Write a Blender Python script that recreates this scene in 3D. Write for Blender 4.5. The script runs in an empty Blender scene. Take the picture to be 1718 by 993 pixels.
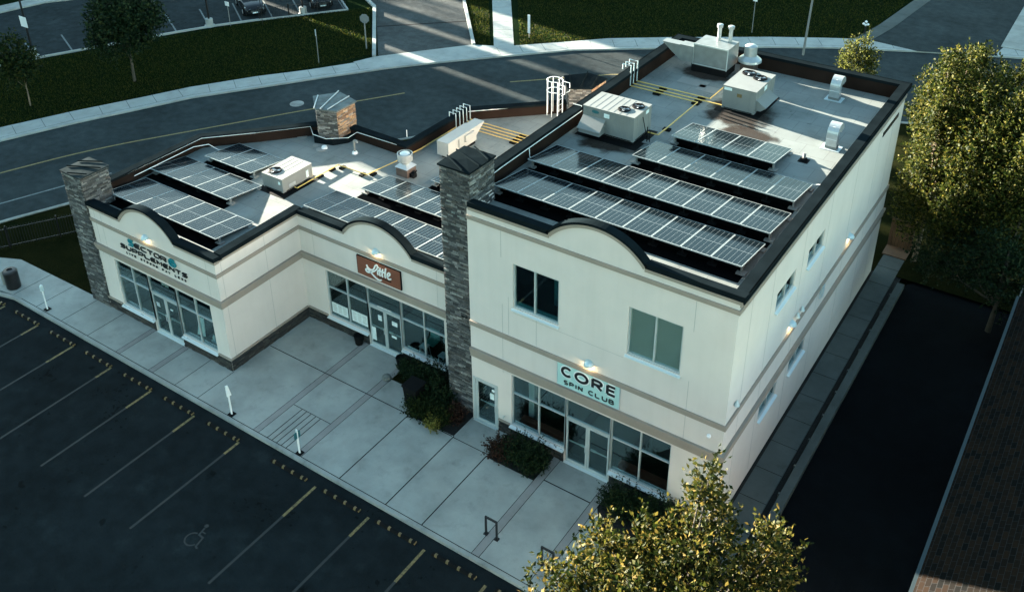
import bpy, math, random
import numpy as np
from mathutils import Vector, Matrix
random.seed(7); rng = np.random.default_rng(7)
sc = bpy.context.scene; C = sc.collection
R = math.radians; PI = math.pi

# ------------------------------------------------------------------ materials
def newmat(n):
    m = bpy.data.materials.new(n); m.use_nodes = True
    nt = m.node_tree; return m, nt, nt.nodes['Principled BSDF']
def L(nt, a, b): nt.links.new(a, b)
def noise(nt, scale, detail=4, coord='Object', rough=.55, sc3=None):
    tc = nt.nodes.new('ShaderNodeTexCoord'); n = nt.nodes.new('ShaderNodeTexNoise')
    n.inputs['Scale'].default_value = scale; n.inputs['Detail'].default_value = detail; n.inputs['Roughness'].default_value = rough
    if sc3:
        mp = nt.nodes.new('ShaderNodeMapping'); mp.inputs['Scale'].default_value = sc3
        L(nt, tc.outputs[coord], mp.inputs[0]); L(nt, mp.outputs[0], n.inputs['Vector'])
    else: L(nt, tc.outputs[coord], n.inputs['Vector'])
    return n
def ramp(nt, src, stops):
    r = nt.nodes.new('ShaderNodeValToRGB'); L(nt, src, r.inputs[0])
    e = r.color_ramp.elements
    while len(e) < len(stops): e.new(.5)
    for i, (p, c) in enumerate(stops):
        e[i].position = p; e[i].color = (*c, 1) if len(c) == 3 else c
    return r
def mixc(nt, a, b, f, mode='MIX'):
    m = nt.nodes.new('ShaderNodeMix'); m.data_type = 'RGBA'; m.blend_type = mode
    for s, k in ((f, 0), (a, 6), (b, 7)):
        if isinstance(s, (int, float)): m.inputs[k].default_value = s
        elif isinstance(s, tuple): m.inputs[k].default_value = (*s, 1)
        else: L(nt, s, m.inputs[k])
    return m.outputs[2]
def bump(nt, p, h, strength, dist=.02):
    b = nt.nodes.new('ShaderNodeBump'); b.inputs['Strength'].default_value = strength; b.inputs['Distance'].default_value = dist
    L(nt, h, b.inputs['Height']); L(nt, b.outputs[0], p.inputs['Normal'])
def pbr(n, col, rough=.6, metal=0., var=0., vs=2., bmp=0., bs=60., bd=.01, vs3=None, spec=None):
    m, nt, p = newmat(n)
    p.inputs['Roughness'].default_value = rough; p.inputs['Metallic'].default_value = metal
    if spec is not None: p.inputs['Specular IOR Level'].default_value = spec
    p.inputs['Base Color'].default_value = (*col, 1)
    if var:
        nz = noise(nt, vs, 6, sc3=vs3)
        lo = tuple(c * (1 - var) for c in col); hi = tuple(min(1, c * (1 + var)) for c in col)
        r = ramp(nt, nz.outputs['Fac'], [(.3, lo), (.7, hi)]); L(nt, r.outputs[0], p.inputs['Base Color'])
    if bmp:
        nb = noise(nt, bs, 4); bump(nt, p, nb.outputs['Fac'], bmp, bd)
    return m
M = {}
def stuccomat(n, col, amp=.03):
    m, nt, p = newmat(n); p.inputs['Roughness'].default_value = .9; p.inputs['Specular IOR Level'].default_value = .15
    a = noise(nt, .8, 5); b = noise(nt, 1.0, 5, sc3=(2.6, 2.6, .22), rough=.6); f = noise(nt, 90, 3)
    r_ = ramp(nt, a.outputs['Fac'], [(.3, sc3_(col, .96)), (.7, sc3_(col, 1.03))]); r2 = ramp(nt, b.outputs['Fac'], [(.30, (1 - amp, 1 - amp * 1.05, 1 - amp * 1.15)), (.48, (1, 1, 1)), (.75, (1.02, 1.02, 1.02))])
    L(nt, mixc(nt, r_.outputs[0], r2.outputs[0], 1, 'MULTIPLY'), p.inputs['Base Color']); bump(nt, p, f.outputs['Fac'], .25, .006); return m
def sc3_(c, k): return tuple(x * k for x in c)
M['stucco'] = stuccomat('stucco_cream', (.625, .572, .530))
M['taupe'] = pbr('stucco_taupe', (.29, .245, .205), .85, var=.06, vs=1.5, bmp=.2, bs=90, bd=.005, spec=.2)
M['joint'] = pbr('joint_grey', (.33, .33, .31), .9)
M['cap'] = pbr('parapet_dark_metal', (.007, .011, .013), .55, .0, var=.25, vs=1.2, spec=.0)
M['flash'] = pbr('parapet_brown_flashing', (.022, .015, .012), .6, .0, var=.25, vs=.8, spec=.0)
M['alu'] = pbr('aluminium_frame', (.45, .50, .50), .4, .2, var=.05)
M['pvframe'] = pbr('panel_frame', (.30, .34, .34), .4, .2)
M['sill'] = pbr('sill_metal', (.66, .72, .73), .4, .2)
M['white'] = pbr('white_paint', (.78, .80, .79), .45, var=.05)
M['galvp'] = pbr('sheet_metal_dull', (.17, .195, .195), .45, .25, var=.15, vs=3)
M['galv'] = pbr('galvanised_steel', (.42, .46, .47), .34, .5, var=.12, vs=5)
M['unit'] = pbr('unit_grey_paint', (.165, .18, .175), .6, .0, var=.08, vs=1.5)
M['unitw'] = pbr('unit_white_paint', (.33, .34, .325), .6, .0, var=.06, vs=1.5)
M['unitl'] = pbr('unit_light_grey', (.20, .21, .20), .6, .0, var=.07, vs=1.5)
M['black'] = pbr('black_rubber', (.005, .006, .0065), .8, spec=.1)
M['capd'] = pbr('pillar_cap_dark', (.028, .036, .038), .7, .0, var=.3, vs=2.5, spec=.0)
M['capm'] = pbr('pillar_cap_metal', (.10, .125, .128), .6, .0, var=.35, vs=2.5, spec=.1)
M['gutterd'] = pbr('gutter_dark', (.03, .045, .05), .6, spec=.2)
M['deep'] = pbr('shade_black', (.0025, .003, .0035), .9, spec=.0)  # black for the shade painted under the solar rows
M['blackm'] = pbr('black_metal', (.015, .016, .018), .4, .3)
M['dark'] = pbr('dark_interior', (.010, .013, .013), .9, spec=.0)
M['yellowpipe'] = pbr('yellow_gas_paint', (.62, .42, .12), .5, var=.12, vs=4)
M['yellow'] = pbr('yellow_patch', (.14, .098, .04), .5, var=.2, vs=12)
M['red'] = pbr('red_mark', (.5, .06, .04), .5)
M['linewhite'] = pbr('line_white_worn', (.16, .18, .18), .9, var=.3, vs=8, spec=.05)
M['brownbox'] = pbr('brown_curb', (.085, .06, .05), .55, var=.2)
M['signbrown'] = pbr('sign_brown_board', (.17, .055, .03), .55, var=.12, vs=1.2, vs3=(1, 1, 9))
M['signteal'] = pbr('sign_pale_teal', (.40, .62, .59), .5)
M['letter'] = pbr('letter_black', (.008, .01, .012), .4)
M['letterteal'] = pbr('letter_teal', (.01, .20, .24), .4)
M['paper'] = pbr('paper_notice', (.62, .72, .72), .7, var=.12, vs=6)
M['blind'] = pbr('window_blind', (.40, .41, .375), .8, var=.08, vs=1)
M['red_wood'] = pbr('red_brown_wood', (.16, .05, .03), .6)
M['teal'] = pbr('teal_plastic', (.03, .22, .2), .5)
M['tealdark'] = pbr('teal_sign', (.01, .10, .12), .5)
M['wood'] = pbr('fence_wood', (.10, .055, .028), .8, var=.2, vs=3, vs3=(1, 1, .2))
M['bark'] = pbr('bark', (.06, .05, .035), .9, var=.35, vs=6, bmp=.6, bs=20, bd=.02)
M['barkl'] = pbr('bark_light', (.16, .12, .08), .9, var=.35, vs=6, bmp=.6, bs=20, bd=.02)
M['soil'] = pbr('mulch_soil', (.006, .0065, .006), .95, var=.5, vs=8, bmp=.8, bs=25, bd=.05)
M['rock'] = pbr('rock', (.12, .13, .12), .9, var=.3, vs=6, bmp=.5, bs=12, bd=.03)
M['carpaint'] = pbr('car_black_paint', (.012, .014, .016), .12, .3)
M['carglass'] = pbr('car_glass', (.01, .012, .014), .05)
M['chrome'] = pbr('chrome', (.6, .62, .62), .15, .9)
M['lampglass'] = pbr('headlight_glass', (.5, .54, .54), .1)
M['blocker'] = pbr('blocker_grey', (.3, .3, .29), .8, var=.1)

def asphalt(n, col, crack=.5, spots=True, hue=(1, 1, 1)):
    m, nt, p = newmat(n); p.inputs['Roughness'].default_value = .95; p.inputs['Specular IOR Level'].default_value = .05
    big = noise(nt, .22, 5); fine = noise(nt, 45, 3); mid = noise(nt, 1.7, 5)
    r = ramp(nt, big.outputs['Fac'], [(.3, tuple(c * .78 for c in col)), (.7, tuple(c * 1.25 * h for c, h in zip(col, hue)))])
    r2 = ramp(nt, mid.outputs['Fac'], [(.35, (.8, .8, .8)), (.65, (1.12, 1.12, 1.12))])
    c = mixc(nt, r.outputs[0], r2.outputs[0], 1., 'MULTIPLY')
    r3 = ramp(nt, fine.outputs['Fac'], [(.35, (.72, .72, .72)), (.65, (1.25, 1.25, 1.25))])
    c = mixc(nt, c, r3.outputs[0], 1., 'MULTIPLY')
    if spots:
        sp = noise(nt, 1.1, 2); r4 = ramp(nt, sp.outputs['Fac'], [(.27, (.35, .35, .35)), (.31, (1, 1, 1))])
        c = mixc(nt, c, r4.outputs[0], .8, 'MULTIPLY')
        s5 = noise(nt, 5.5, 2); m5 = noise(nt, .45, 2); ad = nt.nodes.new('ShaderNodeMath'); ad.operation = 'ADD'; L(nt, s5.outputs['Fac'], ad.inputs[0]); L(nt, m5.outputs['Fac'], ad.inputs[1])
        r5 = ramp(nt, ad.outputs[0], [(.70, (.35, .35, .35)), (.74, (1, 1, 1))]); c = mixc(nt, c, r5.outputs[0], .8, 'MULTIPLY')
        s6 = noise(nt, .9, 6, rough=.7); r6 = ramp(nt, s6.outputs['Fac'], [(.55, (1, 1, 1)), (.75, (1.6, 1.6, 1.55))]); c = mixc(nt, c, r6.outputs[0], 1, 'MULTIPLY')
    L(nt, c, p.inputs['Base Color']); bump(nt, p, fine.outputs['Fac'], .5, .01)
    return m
M['lot'] = asphalt('parking_asphalt', (.0098, .0140, .0155))
M['street'] = asphalt('street_asphalt', (.032, .042, .044), spots=False)
M['drive'] = asphalt('driveway_asphalt', (.06, .068, .068), spots=False)
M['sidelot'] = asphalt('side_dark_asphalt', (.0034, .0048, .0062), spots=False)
M['farlot'] = asphalt('far_lot_asphalt', (.025, .033, .035))

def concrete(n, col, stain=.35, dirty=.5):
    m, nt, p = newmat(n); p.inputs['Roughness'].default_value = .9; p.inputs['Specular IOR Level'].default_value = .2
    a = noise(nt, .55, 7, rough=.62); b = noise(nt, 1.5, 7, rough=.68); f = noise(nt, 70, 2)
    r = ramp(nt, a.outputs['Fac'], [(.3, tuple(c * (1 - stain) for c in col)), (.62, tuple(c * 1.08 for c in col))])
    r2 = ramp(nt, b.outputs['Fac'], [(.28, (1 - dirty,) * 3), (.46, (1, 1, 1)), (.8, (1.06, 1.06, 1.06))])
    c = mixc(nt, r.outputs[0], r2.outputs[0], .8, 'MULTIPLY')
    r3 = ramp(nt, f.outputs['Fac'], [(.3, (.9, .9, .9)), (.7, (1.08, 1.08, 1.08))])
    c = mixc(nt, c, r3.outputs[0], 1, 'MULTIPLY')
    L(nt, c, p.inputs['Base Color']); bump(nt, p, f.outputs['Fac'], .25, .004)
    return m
M['conc'] = concrete('concrete_slab', (.305, .32, .298), .26, .26)
M['concl'] = concrete('concrete_light', (.32, .345, .33), .16, .25)
M['kerb'] = concrete('concrete_kerb', (.29, .305, .285), .3, .4)
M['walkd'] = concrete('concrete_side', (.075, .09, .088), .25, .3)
M['brick'] = concrete('paver_band', (.25, .243, .232), .18, .2)

def grass(n, c1, c2, s=1.2):
    m, nt, p = newmat(n); p.inputs['Roughness'].default_value = 1; p.inputs['Specular IOR Level'].default_value = .0
    a = noise(nt, s, 6, rough=.65); b = noise(nt, 14, 4, rough=.7)
    r = ramp(nt, a.outputs['Fac'], [(.3, c1), (.7, c2)])
    r2 = ramp(nt, b.outputs['Fac'], [(.3, (.55, .55, .5)), (.7, (1.4, 1.35, 1.2))])
    L(nt, mixc(nt, r.outputs[0], r2.outputs[0], 1, 'MULTIPLY'), p.inputs['Base Color'])
    bump(nt, p, b.outputs['Fac'], 1., .12); return m
M['grass'] = grass('lawn_grass', (.006, .013, .007), (.011, .021, .009), .35)
M['grassd'] = grass('rough_grass', (.007, .011, .005), (.018, .019, .008), .8)

def roofmat(n, col, spot=True):
    m, nt, p = newmat(n); p.inputs['Roughness'].default_value = .75; p.inputs['Specular IOR Level'].default_value = .3
    tc = nt.nodes.new('ShaderNodeTexCoord'); br = nt.nodes.new('ShaderNodeTexBrick')
    L(nt, tc.outputs['Object'], br.inputs['Vector'])
    br.inputs['Scale'].default_value = 1.; br.inputs['Brick Width'].default_value = .98; br.inputs['Row Height'].default_value = .95
    br.inputs['Mortar Size'].default_value = .012; br.inputs['Mortar Smooth'].default_value = .5; br.offset = .5
    br.inputs['Color1'].default_value = (.97, .97, .97, 1); br.inputs['Color2'].default_value = (1.05, 1.05, 1.05, 1); br.inputs['Mortar'].default_value = (.62, .62, .62, 1)
    a = noise(nt, .5, 6, rough=.65); b = noise(nt, 3.2, 4, rough=.6); f = noise(nt, 60, 2)
    r = ramp(nt, a.outputs['Fac'], [(.25, tuple(c * .58 for c in col)), (.5, col), (.75, tuple(c * 1.18 for c in col))])
    c = mixc(nt, r.outputs[0], br.outputs['Color'], 1, 'MULTIPLY')
    if spot:
        r2 = ramp(nt, b.outputs['Fac'], [(.27, (.45, .45, .45)), (.33, (1, 1, 1))]); c = mixc(nt, c, r2.outputs[0], .8, 'MULTIPLY')
    r3 = ramp(nt, f.outputs['Fac'], [(.3, (.85, .85, .85)), (.7, (1.12, 1.12, 1.12))]); c = mixc(nt, c, r3.outputs[0], 1, 'MULTIPLY')
    L(nt, c, p.inputs['Base Color']); bump(nt, p, f.outputs['Fac'], .3, .005); return m
M['roof'] = roofmat('roof_membrane', (.165, .188, .182))

def stonemat():
    m, nt, p = newmat('ledge_stone'); p.inputs['Roughness'].default_value = .8
    at = nt.nodes.new('ShaderNodeAttribute'); at.attribute_name = 'Col'
    n = noise(nt, 14, 5, rough=.7); r = ramp(nt, n.outputs['Fac'], [(.3, (.55, .55, .55)), (.7, (1.35, 1.3, 1.25))])
    L(nt, mixc(nt, at.outputs['Color'], r.outputs[0], 1, 'MULTIPLY'), p.inputs['Base Color'])
    bump(nt, p, n.outputs['Fac'], .7, .02); return m
M['stone'] = stonemat()

def glassmat(n, tint, refl=1.):
    m = bpy.data.materials.new(n); m.use_nodes = True; nt = m.node_tree; nt.nodes.clear()
    o = nt.nodes.new('ShaderNodeOutputMaterial'); t = nt.nodes.new('ShaderNodeBsdfTransparent'); g = nt.nodes.new('ShaderNodeBsdfGlossy')
    t.inputs[0].default_value = (*tint, 1); g.inputs['Roughness'].default_value = .02; g.inputs['Color'].default_value = (.9, 1, 1, 1)
    f = nt.nodes.new('ShaderNodeFresnel'); f.inputs[0].default_value = 1.55
    mu = nt.nodes.new('ShaderNodeMath'); mu.operation = 'MULTIPLY'; mu.inputs[1].default_value = refl; L(nt, f.outputs[0], mu.inputs[0])
    mx = nt.nodes.new('ShaderNodeMixShader'); L(nt, mu.outputs[0], mx.inputs[0]); L(nt, t.outputs[0], mx.inputs[1]); L(nt, g.outputs[0], mx.inputs[2])
    L(nt, mx.outputs[0], o.inputs[0]); return m
M['glass'] = glassmat('window_glass', (.84, .92, .92), .42)

def pvmat():
    m, nt, p = newmat('solar_cells'); p.inputs['Roughness'].default_value = .13; p.inputs['Specular IOR Level'].default_value = .16
    uv = nt.nodes.new('ShaderNodeTexCoord'); sp = nt.nodes.new('ShaderNodeSeparateXYZ'); L(nt, uv.outputs['UV'], sp.inputs[0])
    def line(src, n, w):
        a = nt.nodes.new('ShaderNodeMath'); a.operation = 'MULTIPLY'; a.inputs[1].default_value = n; L(nt, src, a.inputs[0])
        b = nt.nodes.new('ShaderNodeMath'); b.operation = 'FRACT'; L(nt, a.outputs[0], b.inputs[0])
        c = nt.nodes.new('ShaderNodeMath'); c.operation = 'SUBTRACT'; c.inputs[1].default_value = .5; L(nt, b.outputs[0], c.inputs[0])
        d = nt.nodes.new('ShaderNodeMath'); d.operation = 'ABSOLUTE'; L(nt, c.outputs[0], d.inputs[0])
        e = nt.nodes.new('ShaderNodeMath'); e.operation = 'GREATER_THAN'; e.inputs[1].default_value = .5 - w; L(nt, d.outputs[0], e.inputs[0])
        return e.outputs[0]
    v6 = line(sp.outputs[0], 6, .03); h12 = line(sp.outputs[1], 24, .16); hf = line(sp.outputs[1], 24, .035)
    mid = line(sp.outputs[1], 2, .006)
    dash = nt.nodes.new('ShaderNodeMath'); dash.operation = 'MULTIPLY'; L(nt, v6, dash.inputs[0]); L(nt, h12, dash.inputs[1])
    c0 = mixc(nt, (.004, .008, .011), (.010, .016, .018), hf)
    c1 = mixc(nt, c0, (.05, .065, .07), v6); c2 = mixc(nt, c1, (.26, .30, .31), dash.outputs[0]); c3 = mixc(nt, c2, (.22, .26, .27), mid)
    L(nt, c3, p.inputs['Base Color']); return m
M['pv'] = pvmat()

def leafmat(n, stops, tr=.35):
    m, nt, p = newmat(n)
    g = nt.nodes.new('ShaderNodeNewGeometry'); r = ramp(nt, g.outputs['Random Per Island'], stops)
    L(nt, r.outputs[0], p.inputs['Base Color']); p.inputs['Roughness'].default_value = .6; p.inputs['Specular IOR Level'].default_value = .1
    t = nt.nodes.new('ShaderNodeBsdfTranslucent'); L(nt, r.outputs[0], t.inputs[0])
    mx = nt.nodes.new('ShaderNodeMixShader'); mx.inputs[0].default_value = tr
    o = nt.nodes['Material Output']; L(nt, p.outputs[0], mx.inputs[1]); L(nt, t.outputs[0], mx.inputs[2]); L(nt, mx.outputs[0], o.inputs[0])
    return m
M['leafgold'] = leafmat('leaf_olive', [(0, (.004, .010, .003)), (.45, (.018, .026, .004)), (.78, (.075, .070, .012)), (1, (.15, .105, .025))])
M['leaflime'] = leafmat('leaf_lime', [(0, (.02, .03, .006)), (.5, (.05, .06, .012)), (1, (.13, .13, .03))], .5)
M['leafolive'] = leafmat('leaf_olive_green', [(0, (.004, .011, .003)), (.45, (.020, .030, .005)), (.78, (.060, .068, .012)), (1, (.13, .11, .022))])
M['leafgreen'] = leafmat('leaf_green', [(0, (.006, .016, .006)), (.6, (.015, .03, .009)), (1, (.045, .05, .012))])
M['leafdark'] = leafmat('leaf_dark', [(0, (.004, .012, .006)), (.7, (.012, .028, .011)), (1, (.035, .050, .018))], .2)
M['leafred'] = leafmat('leaf_russet', [(0, (.014, .010, .007)), (1, (.055, .026, .018))], .2)
M['leafyel'] = leafmat('leaf_yellow', [(0, (.10, .10, .02)), (1, (.22, .2, .05))], .2)

def shingles():
    m, nt, p = newmat('roof_shingles'); p.inputs['Roughness'].default_value = .95; p.inputs['Specular IOR Level'].default_value = .05
    tc = nt.nodes.new('ShaderNodeTexCoord'); mp = nt.nodes.new('ShaderNodeMapping'); mp.inputs['Rotation'].default_value = (0, 0, PI / 2)
    br = nt.nodes.new('ShaderNodeTexBrick'); L(nt, tc.outputs['Object'], mp.inputs[0]); L(nt, mp.outputs[0], br.inputs[0])
    br.inputs['Scale'].default_value = 1; br.inputs['Brick Width'].default_value = .3; br.inputs['Row Height'].default_value = .14
    br.inputs['Mortar Size'].default_value = .006; br.inputs['Color1'].default_value = (.0035, .0038, .0036, 1); br.inputs['Color2'].default_value = (.0125, .0078, .0050, 1)
    br.inputs['Mortar'].default_value = (.02, .02, .02, 1); L(nt, br.outputs[0], p.inputs['Base Color']); bump(nt, p, br.outputs['Fac'], .4, -.01); return m
M['shingle'] = shingles()

def emit(n, col, s):
    m = bpy.data.materials.new(n); m.use_nodes = True; nt = m.node_tree; nt.nodes.clear()
    o = nt.nodes.new('ShaderNodeOutputMaterial'); e = nt.nodes.new('ShaderNodeEmission'); e.inputs[0].default_value = (*col, 1); e.inputs[1].default_value = s
    L(nt, e.outputs[0], o.inputs[0]); return m
M['bulb'] = emit('lit_bulb', (1, .8, .45), 1.2)

# ------------------------------------------------------------------ mesh builder
def wloc(p):
    v = Vector((0, 0, 0))
    while p is not None: v += p.location; p = p.parent
    return v
def tag(o, label=None, cat=None, group=None, kind=None):
    if label: o['label'] = label
    if cat: o['category'] = cat
    if group: o['group'] = group
    if kind: o['kind'] = kind
    return o
def thing(name, label, cat, loc=(0, 0, 0), group=None):
    o = bpy.data.objects.new(name, None); C.objects.link(o); o.location = loc; o.empty_display_size = .3
    return tag(o, label, cat, group)
class MB:
    def __init__(s): s.v = []; s.f = []; s.uv = {}; s.col = {}; s.cur = None; s.mi = []; s.m = 0
    def add(s, vs, fs):
        b = len(s.v); s.v += [tuple(v) for v in vs]
        for f in fs:
            if s.cur is not None: s.col[len(s.f)] = s.cur
            s.f.append([b + i for i in f]); s.mi.append(s.m)
        return s
    def box(s, x0, x1, y0, y1, z0, z1):
        return s.hexa([(x0, y0, z0), (x1, y0, z0), (x1, y1, z0), (x0, y1, z0), (x0, y0, z1), (x1, y0, z1), (x1, y1, z1), (x0, y1, z1)])
    def hexa(s, p): return s.add(p, [(0, 3, 2, 1), (4, 5, 6, 7), (0, 1, 5, 4), (1, 2, 6, 5), (2, 3, 7, 6), (3, 0, 4, 7)])
    def quad(s, a, b, c, d, uv=False):
        if uv: s.uv[len(s.f)] = [(0, 0), (1, 0), (1, 1), (0, 1)]
        return s.add([a, b, c, d], [(0, 1, 2, 3)])
    def prism(s, pts, z0, z1):
        n = len(pts)
        a = sum(pts[i][0] * pts[(i + 1) % n][1] - pts[(i + 1) % n][0] * pts[i][1] for i in range(n))
        if a < 0: pts = pts[::-1]
        vs = [(x, y, z0) for x, y in pts] + [(x, y, z1) for x, y in pts]
        return s.add(vs, [list(range(n))[::-1], [n + i for i in range(n)]] + [(i, (i + 1) % n, n + (i + 1) % n, n + i) for i in range(n)])
    def sheet(s, pts, z):
        n = len(pts); a = sum(pts[i][0] * pts[(i + 1) % n][1] - pts[(i + 1) % n][0] * pts[i][1] for i in range(n))
        if a < 0: pts = pts[::-1]
        return s.add([(x, y, z) for x, y in pts], [list(range(n))])
    def strip(s, pts, a, b, z0, z1, closed=False):          # offsets a,b to the right of travel
        n = len(pts); off = []
        for i in range(n):
            p = Vector(pts[i]);
            d1 = (p - Vector(pts[i - 1])).normalized() if (i > 0 or closed) else None
            d2 = (Vector(pts[(i + 1) % n]) - p).normalized() if (i < n - 1 or closed) else None
            if d1 is None: d1 = d2
            if d2 is None: d2 = d1
            n1 = Vector((d1.y, -d1.x)); n2 = Vector((d2.y, -d2.x)); m = (n1 + n2)
            m = m / max(.2, m.dot(n1)) if m.length > 1e-4 else n1
            off.append((p + m * a, p + m * b))
        k = n if closed else n - 1
        for i in range(k):
            A, B = off[i]; A2, B2 = off[(i + 1) % n]
            s.hexa([(A.x, A.y, z0), (B.x, B.y, z0), (B2.x, B2.y, z0), (A2.x, A2.y, z0), (A.x, A.y, z1), (B.x, B.y, z1), (B2.x, B2.y, z1), (A2.x, A2.y, z1)])
        return s
    def tube(s, pts, r, n=8, r2=None, caps=True):
        pts = [Vector(p) for p in pts]; k = len(pts); rs = [r + ((r2 if r2 is not None else r) - r) * i / max(1, k - 1) for i in range(k)]
        up = None; rings = []; b = len(s.v); vs = []
        for i, p in enumerate(pts):
            d = ((pts[min(i + 1, k - 1)] - pts[max(i - 1, 0)])).normalized()
            if up is None: up = Vector((0, 0, 1)) if abs(d.z) < .9 else Vector((1, 0, 0))
            e1 = d.cross(up)
            if e1.length < 1e-3: up = Vector((0, 1, 0)) if abs(d.y) < .9 else Vector((1, 0, 0)); e1 = d.cross(up)
            e1.normalize(); e2 = e1.cross(d).normalized(); up = e2
            vs += [p + (e1 * math.cos(2 * PI * j / n) + e2 * math.sin(2 * PI * j / n)) * rs[i] for j in range(n)]
        fs = [(i * n + j, i * n + (j + 1) % n, (i + 1) * n + (j + 1) % n, (i + 1) * n + j) for i in range(k - 1) for j in range(n)]
        if caps: fs += [list(range(n))[::-1], [(k - 1) * n + j for j in range(n)]]
        return s.add(vs, fs)
    def lathe(s, c, prof, n=24):                              # prof: (r,z)
        vs = [(c[0] + r * math.cos(2 * PI * j / n), c[1] + r * math.sin(2 * PI * j / n), c[2] + z) for r, z in prof for j in range(n)]
        k = len(prof)
        fs = [(i * n + j, i * n + (j + 1) % n, (i + 1) * n + (j + 1) % n, (i + 1) * n + j) for i in range(k - 1) for j in range(n)]
        fs += [list(range(n))[::-1], [(k - 1) * n + j for j in range(n)]]
        return s.add(vs, fs)
    def build(s, name, mat, parent=None, smooth=False, **kw):
        o_ = wloc(parent); me = bpy.data.meshes.new(name)
        me.from_pydata([(x - o_.x, y - o_.y, z - o_.z) for x, y, z in s.v], [], s.f)
        for m in (mat if isinstance(mat, list) else [mat]): me.materials.append(M[m])
        if isinstance(mat, list): me.polygons.foreach_set('material_index', s.mi)
        if s.uv:
            ul = me.uv_layers.new(name='UVMap')
            for fi, uvs in s.uv.items():
                for li, u in zip(me.polygons[fi].loop_indices, uvs): ul.data[li].uv = u
        if s.col:
            ca = me.color_attributes.new('Col', 'FLOAT_COLOR', 'CORNER')
            for p in me.polygons:
                c = s.col.get(p.index, (.2, .2, .2))
                for li in p.loop_indices: ca.data[li].color = (*c, 1)
        if smooth:
            me.polygons.foreach_set('use_smooth', [True] * len(me.polygons))
            try: me.set_sharp_from_angle(angle=R(40))
            except Exception: pass
        me.update()
        o = bpy.data.objects.new(name, me); C.objects.link(o); o.parent = parent
        return tag(o, **kw)
def copy_tree(o, parent=None):
    c = o.copy(); C.objects.link(c); c.parent = parent
    for ch in list(o.children): copy_tree(ch, c)
    return c
def structure(name, mb, mat, **k): return mb.build(name, mat, kind='structure', **k)

# ------------------------------------------------------------------ camera, light, sky
cam = bpy.data.cameras.new('camera'); co = bpy.data.objects.new('camera', cam); C.objects.link(co); sc.camera = co
F, CX, CY, CZ, PIT, YAW, ROL, CYO = 1635.997, 7.6214, -23.5868, 27.389, 28.0729, -34.1805, -.4218, -225.6037
p, y, r = R(PIT), R(YAW), R(ROL)
fwd = Vector((math.sin(y) * math.cos(p), math.cos(y) * math.cos(p), -math.sin(p))); rt = Vector((math.cos(y), -math.sin(y), 0)); up = rt.cross(fwd)
rt2 = rt * math.cos(r) + up * math.sin(r); up2 = -rt * math.sin(r) + up * math.cos(r)
co.matrix_world = Matrix(((rt2.x, up2.x, -fwd.x, CX), (rt2.y, up2.y, -fwd.y, CY), (rt2.z, up2.z, -fwd.z, CZ), (0, 0, 0, 1)))
cam.sensor_width = 36; cam.sensor_fit = 'HORIZONTAL'; cam.lens = F / 1718 * 36; cam.shift_y = CYO / 1718; cam.clip_start = .5; cam.clip_end = 1500

SUN_EL, SUN_AZ = 9.0, 172.0                                  # azimuth counter-clockwise from +X
w = bpy.data.worlds.new('World'); sc.world = w; w.use_nodes = True; nt = w.node_tree
sky = nt.nodes.new('ShaderNodeTexSky'); sky.sky_type = 'NISHITA'; sky.sun_disc = False
sky.sun_elevation = R(SUN_EL); sky.sun_rotation = R(90 - SUN_AZ) % (2 * PI); sky.altitude = 600; sky.air_density = 1.; sky.dust_density = .6; sky.ozone_density = 1.5
tint = mixc(nt, sky.outputs[0], (.95, 1.0, .82), 1., 'MULTIPLY')
bg = nt.nodes['Background']; L(nt, tint, bg.inputs[0]); bg.inputs[1].default_value = .055
sun = bpy.data.lights.new('sun', 'SUN'); so = bpy.data.objects.new('sun', sun); C.objects.link(so)
sun.energy = 5.; sun.angle = R(.5); sun.color = (1, .90, .74)
d = Vector((math.cos(R(SUN_AZ)) * math.cos(R(SUN_EL)), math.sin(R(SUN_AZ)) * math.cos(R(SUN_EL)), math.sin(R(SUN_EL))))
so.rotation_euler = d.to_track_quat('Z', 'Y').to_euler(); so.location = (-60, 20, 40)
sc.view_settings.view_transform = 'Standard'; sc.view_settings.look = 'None'; sc.view_settings.gamma = 1; sc.view_settings.exposure = 3.85
sc.cycles.max_bounces = 6; sc.cycles.transparent_max_bounces = 8
sc.cycles.caustics_reflective = False; sc.cycles.caustics_refractive = False

# ------------------------------------------------------------------ ground, roads
SWO = [(-58, -22), (-55, -12), (-52, -3), (-49.44, 3.49), (-47.72, 7.83), (-45.85, 11.76), (-44.57, 14.53), (-42.14, 18.04), (-39.38, 22.1), (-36.73, 25.81), (-34.14, 28.87), (-30.51, 32.75), (-27.32, 36.15), (-22.91, 39.39), (-15.22, 44.75), (-11.1, 47.25), (-5.5, 49.99), (-.67, 52.05), (6, 54.6), (20, 59), (60, 66)]
YEL = [(-51.5, -14), (-48.3, -6), (-45.61, 1.19), (-43.72, 6.08), (-40.45, 11.4), (-36.9, 17.2), (-33.01, 23.15), (-27.55, 29.17), (-22.7, 33.74), (-14, 39.6), (-4, 44.4), (8, 49), (60, 60)]
NE = [(-46, -16), (-42.6, -8), (-40.2, -1.4), (-38.3, 3.2), (-35.3, 8), (-28, 18.5), (-23, 24), (-18.5, 28), (-8, 35), (6, 41), (60, 53)]
structure('ground', MB().sheet([(-400, -400), (400, -400), (400, 400), (-400, 400)], -.30), 'grassd')
structure('street', MB().sheet(SWO + NE[::-1], -.02), 'street')
structure('lawn', MB().sheet(SWO[2:19] + [(60, 66), (150, 90), (150, 250), (-200, 250), (-200, -60), (-70, -60)], .075), 'grass')
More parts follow.
